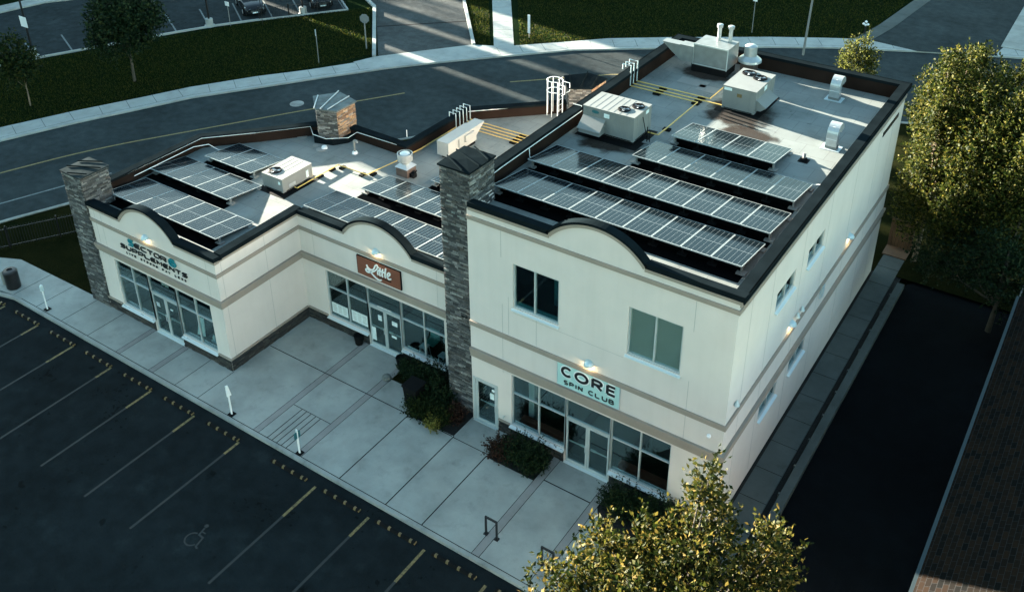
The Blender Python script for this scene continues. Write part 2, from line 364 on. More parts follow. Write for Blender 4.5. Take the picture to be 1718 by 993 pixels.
SWI = [(-60, -22), (-57, -12), (-54, -3), (-51.16, 4.53), (-49.4, 8.63), (-47.37, 12.7), (-46.07, 15.53), (-43.6, 19.4), (-41.34, 22.3), (-39.34, 25.31), (-38.7, 26.9), (-36.9, 29.4), (-34.24, 32.57), (-32.4, 33.6), (-31.0, 34.9), (-28.81, 37.04), (-26.19, 39.7), (-22.68, 42.24), (-15.98, 46.72), (-12.01, 49.02), (-9.02, 50.58), (-6.8, 51.6), (-.4, 54.6), (8, 57.4), (20, 61), (60, 68)]
fs = MB().prism(SWO + SWI[::-1], -.02, .10)
fso = structure('far_sidewalk', fs, 'concl')
j = MB()
def lerp_poly(P, step):
    out = []; acc = 0
    for a, b in zip(P, P[1:]):
        a = Vector(a); b = Vector(b); l = (b - a).length; t = acc
        while t < l: out.append((a + (b - a) * (t / l), (b - a).normalized())); t += step
        acc = t - l
    return out
for q, dd in lerp_poly(SWO[1:-1], 1.75):
    nn = Vector((-dd.y, dd.x)); a = q + nn * .36; b = q + nn * (1.85)
    t = dd * .014; j.hexa([(a.x - t.x, a.y - t.y, .095), (a.x + t.x, a.y + t.y, .095), (b.x + t.x, b.y + t.y, .095), (b.x - t.x, b.y - t.y, .095), (a.x - t.x, a.y - t.y, .104), (a.x + t.x, a.y + t.y, .104), (b.x + t.x, b.y + t.y, .104), (b.x - t.x, b.y - t.y, .104)])
j.strip(SWO, -.37, -.35, .095, .104)
M['jointd'] = pbr('joint_dark', (.07, .08, .08), .95, spec=.05)
j.build('expansion_joint', 'jointd', fso)
# driveway, footpath, side road beyond the far sidewalk
structure('driveway', MB().sheet([(-38.3, 26.9), (-39.0, 27.3), (-46.31, 35.48), (-48.5, 37.0), (-56, 44), (-49, 52), (-41.3, 41.2), (-34.6, 33.1), (-34.0, 32.2)], .082), 'drive')
dk = MB(); dk.strip([(-38.9, 26.95), (-46.31, 35.48), (-48.7, 36.9), (-55.8, 41)], -.28, 0, .07, .24); structure('driveway_kerb', dk, 'concl')
dk = MB(); dk.strip([(-34.3, 32.8), (-41.4, 41.1), (-49, 50)], 0, .25, .07, .22); structure('driveway_kerb', dk, 'concl')
structure('driveway_apron', MB().sheet([(-37.6, 24.9), (-39.6, 25.2), (-38.9, 26.95), (-34.35, 32.75), (-32.4, 33.7), (-32.2, 31.2)], .106), 'concl')
structure('driveway_seam', MB().strip([(-43.2, 31.8), (-37.6, 37.0)], -.09, .09, .08, .088), 'black')
structure('footpath', MB().sheet([(-32.6, 33.3), (-39.35, 42.7), (-46, 52), (-45, 53), (-38.0, 43.6), (-31.5, 34.4)], .086), 'concl')
pj = MB()
for q, dd in lerp_poly([(-32.1, 33.9), (-45.5, 52.4)], 1.8):
    nn = Vector((-dd.y, dd.x)); pj.strip([tuple(q - nn * .72), tuple(q + nn * .72)], -.012, .012, .083, .0895)
structure('footpath_joints', pj, 'jointd')
structure('side_road', MB().sheet([(-9.3, 50.3), (-8.1, 63), (-7.5, 100), (1, 100), (-.5, 66), (-.3, 54.4), (-.6, 52.0), (-5.5, 49.9)], .106), 'street')
k = MB(); k.strip([(-10.1, 49.9), (-9.35, 54), (-8.5, 62.5), (-7.8, 100)], -.15, .95, .07, .13)
structure('side_road_kerb', k, 'walkd')
k = MB(); k.strip([(-.5, 54.2), (-.65, 66), (.6, 100)], 0, 1.6, .07, .16)
structure('side_road_walk', k, 'conc')
# far car park
LOT = [(-63.6, 3), (-62.3, 6.6), (-60.84, 10.61), (-59.73, 13.42), (-57.9, 17.19), (-55.6, 22.18), (-54.09, 24.99), (-52.37, 27.58), (-49.49, 31.39), (-47.91, 33.52)]
structure('far_car_park', MB().sheet(LOT + [(-50.5, 35.4), (-58, 41), (-66, 30), (-69.2, 23.3), (-71.0, 20.6), (-71.8, 17), (-74, 8)], .08), 'farlot')
lk = MB(); lk.strip(LOT + [(-50.5, 35.4), (-57, 40)], 0, .16, .05, .22); structure('car_park_kerb', lk, 'concl')
lk = MB(); lk.strip([(-74, 8), (-71.8, 17), (-71, 20.6), (-69.2, 23.3), (-64, 32)], -1.7, 0, .07, .2); structure('car_park_walk', lk, 'conc')
sm = MB()
for a, b in [((-64.2, 14.4), (-61.86, 13.49)), ((-62.93, 16.82), (-59.3, 15.3)), ((-61.85, 19.4), (-58.1, 17.5)), ((-59.9, 24.5), (-55.8, 22.3)), ((-58.5, 26.9), (-55.3, 25.0)), ((-57.33, 29.48), (-53.4, 26.9)), ((-56.2, 31.8), (-51.9, 28.9)), ((-54.4, 33.5), (-50.7, 30.9)), ((-52.4, 36.6), (-48.2, 33.6))]:
    sm.strip([a, b], -.06, .06, .08, .088)
structure('car_park_markings', sm, 'linewhite')
# street markings
def smp(p_, it=3):
    for _ in range(it):
        q_ = [p_[0]]
        for a, b in zip(p_, p_[1:]): q_ += [(a[0] * .75 + b[0] * .25, a[1] * .75 + b[1] * .25), (a[0] * .25 + b[0] * .75, a[1] * .25 + b[1] * .75)]
        p_ = q_ + [p_[-1]]
    return p_
cm = MB()
cm.strip(smp(YEL[:7]), -.07, .07, -.02, -.012); cm.strip([(-28.0, 28.7), (-22.7, 33.74), (-20.4, 35.3)], -.07, .07, -.02, -.012)
M['lineyel'] = pbr('line_yellow_worn', (.20, .165, .085), .9, var=.25, vs=8, spec=.05)
structure('centre_line', cm, 'lineyel')
structure('lane_line', MB().strip([(-42.9, -2.6), (-41.06, 2.39), (-40.1, 4.8)], -.06, .06, -.02, -.012), 'linewhite')
tag(MB().lathe((-37.97, 17.8, -.02), [(.48, 0), (.48, .012), (.44, .02)], 20).build('manhole_cover', 'kerb'), 'round pale manhole cover in the street behind the corner pillar', 'manhole')
# near-left lawn, front car park, pavements
structure('near_lawn', MB().sheet([(-46, -16), (-44, -11), (-40.2, -1.4), (-38.3, 3.2), (-35.3, 8), (-28, 18.5), (-23, 24), (-18.5, 28), (-8, 35), (6, 41), (60, 53), (60, 19.3), (-.1, 19.3), (-.1, 2), (-29, -2.2), (-30.2, -3.36), (-36.1, -3.44), (-37.2, -3.95), (-41, -6), (-44, -12)], -.006), 'grassd')
structure('street_kerb', MB().strip([(-46, -16), (-42.6, -8), (-40.2, -1.4), (-38.3, 3.2), (-35.3, 8), (-28, 18.5), (-23, 24), (-18.5, 28), (-8, 35), (6, 41), (60, 53)], 0, .18, -.1, .06), 'kerb')
structure('parking_lot', MB().sheet([(-120, -120), (1.8, -120), (1.8, -5.5), (-33.2, -5.55), (-34.4, -5.7), (-38, -8.2), (-60, -22), (-120, -60)], -.13), 'lot')
pv = MB()
pv.prism([(-33.3, -5.35), (-20.4, -5.35), (-16.9, -5.35), (-3, -5.35), (-1.9, -5.3), (-1.9, -4.4), (-3.97, -1.25), (-3.97, .3), (-6.56, .3), (-6.56, -1.45), (-8.72, -1.45), (-8.72, .3), (-10.4, .3), (-10.4, -1.25), (-12.62, -1.3), (-12.8, -.75), (-13.95, -.05), (-14.62, -.05), (-14.6, 1.5), (-20.6, 1.5), (-20.6, -3.3), (-30.15, -3.3), (-36.08, -3.44), (-37.2, -3.95), (-42, -6.6), (-40, -9.3), (-37.8, -7.8), (-34.4, -5.5)], -.13, 0)
pvo = structure('sidewalk', pv, 'conc')
kb = MB(); kb.strip([(-41, -10.1), (-37.9, -7.95), (-34.5, -5.65), (-33.4, -5.36), (1.8, -5.36)], 0.012, .17, -.14, .003)
structure('kerb', kb, 'kerb')
jt = MB()
def jx(x, y0, y1, w=.012): jt.box(x - w, x + w, y0, y1, -.02, .0035)
def jy(y, x0, x1, w=.012): jt.box(x0, x1, y - w, y + w, -.02, .0036)
for x in (-29.85, -27.9, -21.93, -20.5): jx(x, -5.35, -3.38)
jx(-31.8, -5.35, -3.4); jx(-33.6, -5.35, -3.4)
jx(-12.62, -5.35, -1.3, .02); jx(-10.38, -5.35, -1.25, .02); jx(-8.72, -5.35, -1.4, .02)
jy(-1.3, -20.5, -10.45, .018); jy(-1.32, -10.4, -8.72, .014); jy(-3.43, -16.9, -14.88); jy(-1.21, -6.25, -4.28, .022)
for x in (-25.88, -25.61, -23.65, -23.36): jx(x, -5.35, -3.38, .009)
for x in (-17.21, -16.92, -14.88, -14.59): jx(x, -5.35, 1.2 if x < -15 else .0, .009)
for x in (-6.56, -6.25): jx(x, -5.35, -.02, .01)
for x in (-4.28, -3.97): jx(x, -5.35 if x < -4.2 else -4.9, -.02, .01)
for x in (-16.42, -16.17, -15.92, -15.66, -15.41): jx(x, -5.36, -3.45, .016)
jy(-5.352, -33, -2, .008)
jt.build('expansion_joint', 'black', pvo)
bb = MB()
for a, b, y1 in ((-25.87, -25.62, -3.37), (-23.64, -23.37, -3.37), (-17.2, -16.93, 1.2), (-14.87, -14.6, 1.2), (-6.55, -6.26, .0)): bb.box(a, b, -5.35, y1, -.02, .0025)
bb.box(-4.27, -3.98, -4.9, 0, -.02, .0025)
bb.build('paver_band', 'brick', pvo)
soil = MB()
soil.prism([(-14.6, 1.25), (-14.62, -.05), (-13.95, -.05), (-12.8, -.75), (-12.62, -1.3), (-10.4, -1.25), (-10.4, .5), (-12, 1.25)], -.13, -.02)
soil.prism([(-8.72, 0), (-8.72, -1.45), (-6.56, -1.45), (-6.56, 0)], -.13, -.02)
soil.prism([(-3.97, .3), (-3.97, -1.25), (-1.9, -4.4), (-1.9, -5.35), (1.8, -5.35), (1.8, -1), (.9, .3)], -.13, -.02)
structure('planting_bed', soil, 'soil')
# right side passage
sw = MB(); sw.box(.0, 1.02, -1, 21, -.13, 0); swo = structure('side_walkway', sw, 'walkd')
j2 = MB()
for i in range(13): j2.box(.0, 1.02, .6 + 1.6 * i, .62 + 1.6 * i, -.02, .0035)
j2.build('expansion_joint', 'black', swo)
structure('side_border', MB().box(-.14, 0, 0, 19.2, -.13, -.02), 'soil')
structure('side_gutter', MB().box(1.02, 1.27, -1, 19.5, -.13, -.06), 'soil')
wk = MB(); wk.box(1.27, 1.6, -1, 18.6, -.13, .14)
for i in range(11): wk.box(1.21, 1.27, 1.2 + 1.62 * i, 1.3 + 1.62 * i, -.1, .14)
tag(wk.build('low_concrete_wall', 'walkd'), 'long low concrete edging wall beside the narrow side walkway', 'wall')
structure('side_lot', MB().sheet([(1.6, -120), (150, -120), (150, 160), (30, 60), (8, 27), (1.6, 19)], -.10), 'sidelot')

# parking markings
lines = MB(); fad = MB()
for x, y1 in ((-33.27, -8), (-30.62, -10), (-27.93, -11.1), (-25.27, -11.15), (-22.6, -11.1), (-19.9, -11.1), (-17.27, -11.1), (-13.17, -11.1), (-10.58, -11.1), (-8.05, -11.1), (-5.46, -11.1), (-2.85, -11.1)):
    cut = -6.15 - random.uniform(.6, 1.6) if x < -15 else -6.0 - random.uniform(1.0, 2.4)
    lines.box(x - .055, x + .055, cut, -6.05, -.13, -.1255); fad.box(x - .05, x + .05, y1, cut, -.13, -.1257)
def worn(n, col, base, hi):
    m, nt, p = newmat(n); p.inputs['Roughness'].default_value = .8
    a = noise(nt, 9, 6, rough=.75); r_ = ramp(nt, a.outputs['Fac'], [(.36, base), (hi, col)]); L(nt, r_.outputs[0], p.inputs['Base Color']); return m
M['wornyel'] = worn('worn_yellow_line', (.22, .16, .06), (.035, .032, .02), .6)
M['worngrey'] = worn('worn_faded_line', (.019, .0235, .0235), (.0105, .0145, .0155), .68)
structure('parking_lines', lines, 'wornyel'); structure('faded_parking_lines', fad, 'worngrey')
# wheelchair symbol on the asphalt (flat paint)
hs = MB()
def ribbon(mb, pts, w, z0, z1, plane=None):
    if len(pts) > 1: mb.strip(pts, -w / 2, w / 2, z0, z1)
cx0, cy0 = -15.02, -10.05
def arc(cx, cy, r, a0, a1, n=14): return [(cx + r * math.cos(R(a0 + (a1 - a0) * i / n)), cy + r * math.sin(R(a0 + (a1 - a0) * i / n))) for i in range(n + 1)]
ribbon(hs, arc(-15.06, -10.18, .27, 100, 340), .06, -.13, -.1256)
ribbon(hs, [(-15.08, -9.62), (-15.02, -9.92), (-14.80, -9.94), (-14.72, -10.32), (-14.60, -10.36)], .07, -.13, -.1258)
ribbon(hs, [(-15.05, -9.77), (-14.86, -9.77)], .05, -.13, -.1254)
hs.lathe((-15.1, -9.52, -.13), [(.08, 0), (.08, .0044)], 14)
structure('accessible_bay_symbol', hs, 'worngrey')

# ------------------------------------------------------------------ walls and openings
def skin(mb, ax, pl, u0, u1, z0, z1, holes, reveal, sgn=-1):
    """wall skin with openings; ax 'y': plane y=pl spanning x; ax 'x': plane x=pl spanning y; reveal goes inward"""
    us = sorted({u0, u1} | {h[0] for h in holes} | {h[1] for h in holes}); zs = sorted({z0, z1} | {h[2] for h in holes} | {h[3] for h in holes})
    P = (lambda u, z, d=0: (u, pl - sgn * d, z)) if ax == 'y' else (lambda u, z, d=0: (pl - sgn * d, u, z))
    for a, b in zip(us, us[1:]):
        for c, e in zip(zs, zs[1:]):
            mu, mz = (a + b) / 2, (c + e) / 2
            if any(h[0] < mu < h[1] and h[2] < mz < h[3] for h in holes): continue
            mb.quad(P(a, c), P(b, c), P(b, e), P(a, e))
    for h in holes:
        a, b, c, e = h
        mb.quad(P(a, c), P(a, c, reveal), P(a, e, reveal), P(a, e)); mb.quad(P(b, c), P(b, e), P(b, e, reveal), P(b, c, reveal))
        mb.quad(P(a, e), P(a, e, reveal), P(b, e, reveal), P(b, e)); mb.quad(P(a, c), P(b, c), P(b, c, reveal), P(a, c, reveal))
def sc_(c, k): return tuple(max(0, x * k) for x in c)
def ledge(mb, o, ud, nd, length, z0, z1, pal, holes=(), hrow=(.05, .1)):
    """dry-laid ledge stones on a face: o origin (x,y), ud along, nd outward"""
    z = z0
    while z < z1 - .01:
        h = min(random.uniform(*hrow), z1 - z); u = -random.uniform(0, .15)
        while u < length - .005:
            l = random.uniform(.12, .42); a = max(u, 0); b = min(u + l, length)
            if b > a + .004 and not any(q[0] < (a + b) / 2 < q[1] for q in holes):
                t = random.uniform(.012, .05); g = .004
                mb.cur = sc_(random.choice(pal), random.uniform(.6, 1.5))
                a0 = (o[0] + ud[0] * (a + g) - nd[0] * .03, o[1] + ud[1] * (a + g) - nd[1] * .03); b0 = (o[0] + ud[0] * (b - g) - nd[0] * .03, o[1] + ud[1] * (b - g) - nd[1] * .03)
                a1 = (o[0] + ud[0] * (a + g) + nd[0] * t, o[1] + ud[1] * (a + g) + nd[1] * t); t2 = t * random.uniform(.6, 1.2)
                b1 = (o[0] + ud[0] * (b - g) + nd[0] * t2, o[1] + ud[1] * (b - g) + nd[1] * t2)
                zz0, zz1 = z + g * .6, z + h - g * .6
                mb.hexa([(*a1, zz0), (*b1, zz0), (*b0, zz0), (*a0, zz0), (*a1, zz1), (*b1, zz1), (*b0, zz1), (*a0, zz1)])
            u += l
        z += h
    mb.cur = None
GREY = [(.05, .055, .058), (.075, .08, .083), (.03, .034, .037), (.11, .115, .115), (.06, .058, .054), (.17, .175, .17)]
DARK = [(.018, .021, .022), (.03, .03, .028), (.014, .016, .017), (.042, .04, .036)]
WARM_LIT = [(.22, .13, .075), (.28, .17, .09), (.16, .095, .06), (.32, .22, .14), (.14, .11, .085), (.2, .18, .16)]  # warm light painted into the right-hand stone faces of the rear pillars
def stone_pillar(parent, poly, z0, z1, pal, cap_z=.0, pal_lit=None, capmat='cap', seams=3, name='stone_pillar', flat=True, ztop=None):
    mb = MB(); n = len(poly)
    mb.cur = (.03, .03, .03); mb.prism([tuple(p_) for p_ in poly], z0, z1); mb.cur = None
    for i in range(n):
        a = Vector(poly[i]); b = Vector(poly[(i + 1) % n]); d_ = (b - a).normalized(); nd = (d_.y, -d_.x)
        ledge(mb, tuple(a), tuple(d_), nd, (b - a).length, z0, z1, (pal_lit if (pal_lit and nd[0] > .6) else pal))
    pl = mb.build(name, 'stone', parent)
    cp = MB(); cx = sum(p_[0] for p_ in poly) / n; cy = sum(p_[1] for p_ in poly) / n
    ex = [(cx + (p_[0] - cx) * 1.1, cy + (p_[1] - cy) * 1.1) for p_ in poly]
    cp.prism(ex, z1, z1 + .07)
    hi = [(x, y_, z1 + .07) for x, y_ in ex]
    cp.add(hi + [(cx, cy, z1 + .10)], [(i, (i + 1) % n, n) for i in range(n)])
    cpo = cp.build('pillar_cap', capmat, pl)
    return pl, ex
def seam_ribs(parent, lines_, z, mat='cap'):
    mb = MB()
    for a, b in lines_: mb.strip([a, b], -.02, .02, z, z + .05)
    return mb.build('seam', mat, parent)

ZS, ZT, ZTR = .62, 3.08, 2.18        # sill, head, transom
def frame_grid(parent, ax, pl, u0, u1, z0, z1, mull, trans, depth, door=None, name='window', sgn=-1, w=.05):
    """aluminium frame set back by depth, glass and sill; mull: list of u; trans: list of z"""
    def bx(mb, a, b, c, e, d0, d1):
        if ax == 'y': mb.box(a, b, pl - sgn * d0 if sgn < 0 else pl - sgn * d0, pl - sgn * d1, c, e)
        else: mb.box(min(pl - sgn * d0, pl - sgn * d1), max(pl - sgn * d0, pl - sgn * d1), a, b, c, e)
    f = MB(); d0, d1 = depth - .05, depth + .03
    bx(f, u0, u0 + w, z0, z1, d0, d1); bx(f, u1 - w, u1, z0, z1, d0, d1); bx(f, u0 + w, u1 - w, z1 - w, z1, d0, d1)
    segs = [u0] + mull + [u1]
    if not door: bx(f, u0 + w, u1 - w, z0, z0 + w, d0, d1)
    for m_ in mull: bx(f, m_ - w / 2, m_ + w / 2, z0, z1 - w, d0 - .002, d1)
    for t in trans:
        for a, b in zip(segs, segs[1:]): bx(f, a + w / 2, b - w / 2, t - w / 2, t + w / 2, d0 + .002, d1)
    fo = f.build(name, 'alu', parent)
    g = MB(); bx(g, u0 + w, u1 - w, z0 + w * .5, z1 - w * .8, depth - .004, depth + .004); g.build('pane', 'glass', fo)
    return fo, bx
def sill(parent, ax, pl, u0, u1, z, out=.13, sgn=-1):
    mb = MB()
    if ax == 'y': mb.hexa([(u0, pl - out, z - .11), (u1, pl - out, z - .11), (u1, pl + .12, z - .04), (u0, pl + .12, z - .04), (u0, pl - out, z - .07), (u1, pl - out, z - .07), (u1, pl + .12, z), (u0, pl + .12, z)])
    else: mb.hexa([(pl + out, u0, z - .10), (pl + out, u1, z - .10), (pl - .1, u1, z - .04), (pl - .1, u0, z - .04), (pl + out, u0, z - .06), (pl + out, u1, z - .06), (pl - .1, u1, z), (pl - .1, u0, z)])
    return mb.build('sill', 'sill', parent)
def double_door(parent, pl, u0, u1, depth, notes=()):
    m = (u0 + u1) / 2; out = None
    for a, b, hs_ in ((u0 + .03, m - .008, 1), (m + .008, u1 - .03, -1)):
        d_ = MB(); y0, y1 = pl + depth - .045, pl + depth + .01; z0, z1 = .03, ZTR - .03
        d_.box(a, a + .075, y0, y1, z0, z1); d_.box(b - .075, b, y0, y1, z0, z1); d_.box(a + .075, b - .075, y0 + .001, y1, z1 - .09, z1); d_.box(a + .075, b - .075, y0 + .001, y1, z0, z0 + .14)
        o = d_.build('door', 'alu', parent)
        g = MB(); g.box(a + .075, b - .075, pl + depth - .02, pl + depth - .012, z0 + .14, z1 - .09); g.build('pane', 'glass', o)
        h = MB(); hx = b - .05 if hs_ > 0 else a + .05
        h.tube([(hx, y0 - .002, .9), (hx, y0 - .06, .93), (hx, y0 - .06, 1.22), (hx, y0 - .002, 1.25)], .016, 6)
        h.box(a + .08, b - .08, y0 + .06, y0 + .09, 1.02, 1.06); h.box(*( (b - .32, b - .1) if hs_ > 0 else (a + .1, a + .32)), y0 + .055, y0 + .1, 1.0, 1.09)
        h.build('handle', 'alu', o)
    th = MB(); th.box(u0, u1, pl - .06, pl + depth + .05, 0.003, .03); th.build('threshold', 'sill', parent)
def arch_pts(x0, x1, zb, rise, n=26):
    c = (x1 - x0); Rr = (c * c / 4 + rise * rise) / (2 * rise); cx = (x0 + x1) / 2; cz = zb + rise - Rr
    a = math.asin(min(1, c / 2 / Rr)); return [(cx + Rr * math.sin(-a + 2 * a * i / n), cz + Rr * math.cos(-a + 2 * a * i / n)) for i in range(n + 1)]
def xz_strip(mb, pts, t0, t1, y0, y1):
    """ribbon following an x-z curve, thickness from t0 to t1 along the curve's normal"""
    n = len(pts); o = []
    for i in range(n):
        a = Vector(pts[max(i - 1, 0)]); b = Vector(pts[min(i + 1, n - 1)]); d_ = (b - a).normalized(); nn = Vector((-d_.y, d_.x)); p_ = Vector(pts[i]); o.append((p_ + nn * t0, p_ + nn * t1))
    for i in range(n - 1):
        A, B = o[i]; A2, B2 = o[i + 1]
        mb.hexa([(A.x, y0, A.y), (A2.x, y0, A2.y), (A2.x, y1, A2.y), (A.x, y1, A.y), (B.x, y0, B.y), (B2.x, y0, B2.y), (B2.x, y1, B2.y), (B.x, y1, B.y)])
def facade_top(parent, pl, x0, x1, ax0, ax1, ztop, rise, ov=.08, depth=.36, zsk=.23):
    """parapet head with the segmental arch: stucco infill, taupe trim, dark cap"""
    A = arch_pts(ax0, ax1, ztop - .2, rise)
    w_ = MB(); n = len(A)
    fr = [(x, pl, z) for x, z in A] ; bk = [(x, pl + .25, z) for x, z in A]
    w_.add(fr + [(ax1, pl, ztop - zsk), (ax0, pl, ztop - zsk)], [list(range(n + 2))[::-1]])
    w_.add(bk + [(ax1, pl + .25, ztop - .55), (ax0, pl + .25, ztop - .55)], [list(range(n + 2))])
    w_.build('arch_wall', 'stucco', parent)
    t = MB(); xz_strip(t, A, -.13, .002, pl - .045, pl + .2)
    t.box(x0, ax0 + .04, pl - .045, pl + .2, ztop - .36, ztop - .22); t.box(ax1 - .04, x1, pl - .045, pl + .2, ztop - .36, ztop - .22); t.build('trim', 'taupe', parent)
    c = MB(); xz_strip(c, A, .002, .09, pl - ov, pl + depth - .08)
    def slopebox(a, b): c.hexa([(a, pl - ov, ztop - .22), (b, pl - ov, ztop - .22), (b, pl + depth, ztop - .28), (a, pl + depth, ztop - .28), (a, pl - ov, ztop - .02), (b, pl - ov, ztop - .02), (b, pl + depth, ztop - .09), (a, pl + depth, ztop - .09)])
    slopebox(x0, ax0 + .02); slopebox(ax1 - .02, x1)
    c.build('parapet_cap', 'cap', parent)
def wall_lamp(label, x, y, z, ax='y', lit=True):
    t = thing('wall_lamp', label, 'wall lamp', (x, y, z), 'dome wall lamps on the cream walls')
    mb = MB(); n, k = 18, 7
    vs = []; fs_ = []
    for i in range(k + 1):
        th_ = PI / 2 * i / k
        for jx_ in range(n + 1):
            ph = PI * jx_ / n                      # half dome bulging outwards
            rr = .19 * math.cos(th_) if i < k else .001
            u = math.cos(ph) * rr; o_ = math.sin(ph) * rr * 1.25; h = .2 * math.sin(th_) - .08
            vs.append((x + u, y - o_, z + h) if ax == 'y' else (x + o_, y + u, z + h))
    for i in range(k):
        for q in range(n): fs_.append((i * (n + 1) + q, i * (n + 1) + q + 1, (i + 1) * (n + 1) + q + 1, (i + 1) * (n + 1) + q))
    mb.add(vs, fs_); mb.build('lamp_shade', 'galvl', t, smooth=True)
    b = MB(); c_ = (x, y - .09, z - .03) if ax == 'y' else (x + .09, y, z - .03)
    b.lathe((c_[0], c_[1], c_[2] - .04), [(.01, 0), (.04, .02), (.045, .05), (.01, .08)], 10); b.build('bulb', 'bulb', t)
    if lit:
        l = bpy.data.lights.new('lamp_light', 'POINT'); lo = bpy.data.objects.new('lamp_light', l); C.objects.link(lo); lo.parent = t
        l.energy = .9; l.color = (1, .74, .38); l.shadow_soft_size = .04
        lo.location = (0, -.13, -.12) if ax == 'y' else (.13, 0, -.12)
        lo.rotation_euler = (R(-22), 0, 0) if ax == 'y' else (0, R(-22), 0)
M['galvl'] = pbr('lamp_pale_metal', (.5, .6, .62), .4, .3)

# ---- stroke lettering on a wall plane
def stroke(mb, pts, w, y0, y1):
    xz_strip(mb, pts, -w / 2, w / 2, y0, y1)
def earc(cx, cz, rx, rz, a0, a1, n=16): return [(cx + rx * math.cos(R(a0 + (a1 - a0) * i / n)), cz + rz * math.sin(R(a0 + (a1 - a0) * i / n))) for i in range(n + 1)]
GL = {
 'A': [[(0, 0), (.5, 1), (1, 0)], [(.2, .35), (.8, .35)]], 'C': [earc(.5, .5, .5, .5, 45, 315)], 'O': [earc(.5, .5, .5, .5, 0, 360, 24)],
 'R': [[(0, 0), (0, 1)], [(0, 1), (.5, 1)] + earc(.55, .74, .38, .26, 80, -80, 8) + [(0, .48)], [(.4, .48), (.95, 0)]],
 'E': [[(0, 0), (0, 1)], [(0, 1), (.9, 1)], [(0, .52), (.8, .52)], [(0, 0), (.9, 0)]], 'F': [[(0, 0), (0, 1)], [(0, 1), (.9, 1)], [(0, .52), (.8, .52)]],
 'S': [earc(.47, .74, .4, .26, 30, 250, 12) + earc(.5, .25, .42, .25, 100, -150, 14)],
 'P': [[(0, 0), (0, 1)], [(0, 1), (.5, 1)] + earc(.55, .72, .38, .28, 80, -80, 8) + [(0, .44)]], 'I': [[(.5, 0), (.5, 1)]],
 'N': [[(0, 0), (0, 1)], [(0, 1), (.95, 0)], [(.95, 0), (.95, 1)]], 'L': [[(0, 1), (0, 0)], [(0, 0), (.85, 0)]],
 'U': [[(0, 1), (0, .4)] + earc(.47, .4, .47, .4, 180, 360, 12) + [(.94, 1)]], 'B': [[(0, 0), (0, 1)], [(0, 1), (.45, 1)] + earc(.5, .76, .33, .24, 80, -80, 8) + [(0, .52)], [(0, .52), (.5, .52)] + earc(.52, .26, .4, .26, 80, -80, 8) + [(0, 0)]],
 'T': [[(0, 1), (1, 1)], [(.5, 1), (.5, 0)]], 'V': [[(0, 1), (.5, 0), (1, 1)]], 'M': [[(0, 0), (0, 1)], [(0, 1), (.5, .3), (1, 1)], [(1, 1), (1, 0)]],
 'G': [earc(.5, .5, .5, .5, 45, 320) + [(.95, .45), (.55, .45)]], 'Y': [[(0, 1), (.5, .5), (1, 1)], [(.5, .5), (.5, 0)]], 'W': [[(0, 1), (.25, 0), (.5, .7), (.75, 0), (1, 1)]], 'K': [[(0, 0), (0, 1)], [(.9, 1), (0, .45), (.9, 0)]], 'H': [[(0, 0), (0, 1)], [(1, 0), (1, 1)], [(0, .5), (1, .5)]], 'D': [[(0, 0), (0, 1), (.4, 1)] + earc(.4, .5, .55, .5, 85, -85, 12) + [(0, 0)]]}
TECH = {   # squared, rounded-corner letters
 'S': [[(1, 1), (.12, 1), (0, .85), (.12, .58), (.85, .5), (1, .3), (.88, 0), (-.08, 0)]], 'E': [[(1, 1), (.15, 1), (0, .8), (0, .2), (.15, 0), (1, 0)], [(0, .5), (.9, .5)]],
 'C': [[(1, 1), (.15, 1), (0, .8), (0, .2), (.15, 0), (1, 0)]], 'T': [[(-.02, 1), (1, 1)], [(.5, 1), (.5, 0)]], 'O': [[(.15, 1), (.85, 1), (1, .8), (1, .2), (.85, 0), (.15, 0), (0, .2), (0, .8), (.15, 1)]],
 'R': [[(0, 0), (0, 1), (.85, 1), (1, .85), (1, .6), (.85, .42), (.15, .42)], [(.6, .42), (1, 0)]], 'U': [[(0, 1), (0, .2), (.15, 0), (.85, 0), (1, .2), (1, 1)]],
 'P': [[(0, -.05), (0, 1), (.85, 1), (1, .85), (1, .45), (.85, .28), (.15, .28)]], 'L': [[(0, 1), (0, .2), (.15, 0), (1, 0)]], 'M': [[(0, 0), (0, 1), (.5, .25), (1, 1), (1, 0)]], 'N': [[(0, 0), (0, 1), (1, 0), (1, 1)]],
 '6': [[(.9, 1), (.2, 1), (0, .8), (0, .2), (.2, 0), (.8, 0), (1, .2), (1, .42), (.85, .55), (0, .55)]]}
def text(mb, s, x0, z0, w, h, gap, t, y0, y1, font=GL, widths={'I': .25}, space=.6):
    x = x0; k = 0
    for ch in s:
        if ch == ' ': x += w * space + gap; continue
        cw = w * widths.get(ch, 1)
        for st in font[ch]:
            k += 1; stroke(mb, [(x + (p_[0] if ch != 'I' else .5) * cw, z0 + p_[1] * h) for p_ in st], t, y0 - .0004 * (k % 5), y1)
        x += cw + gap
    return x

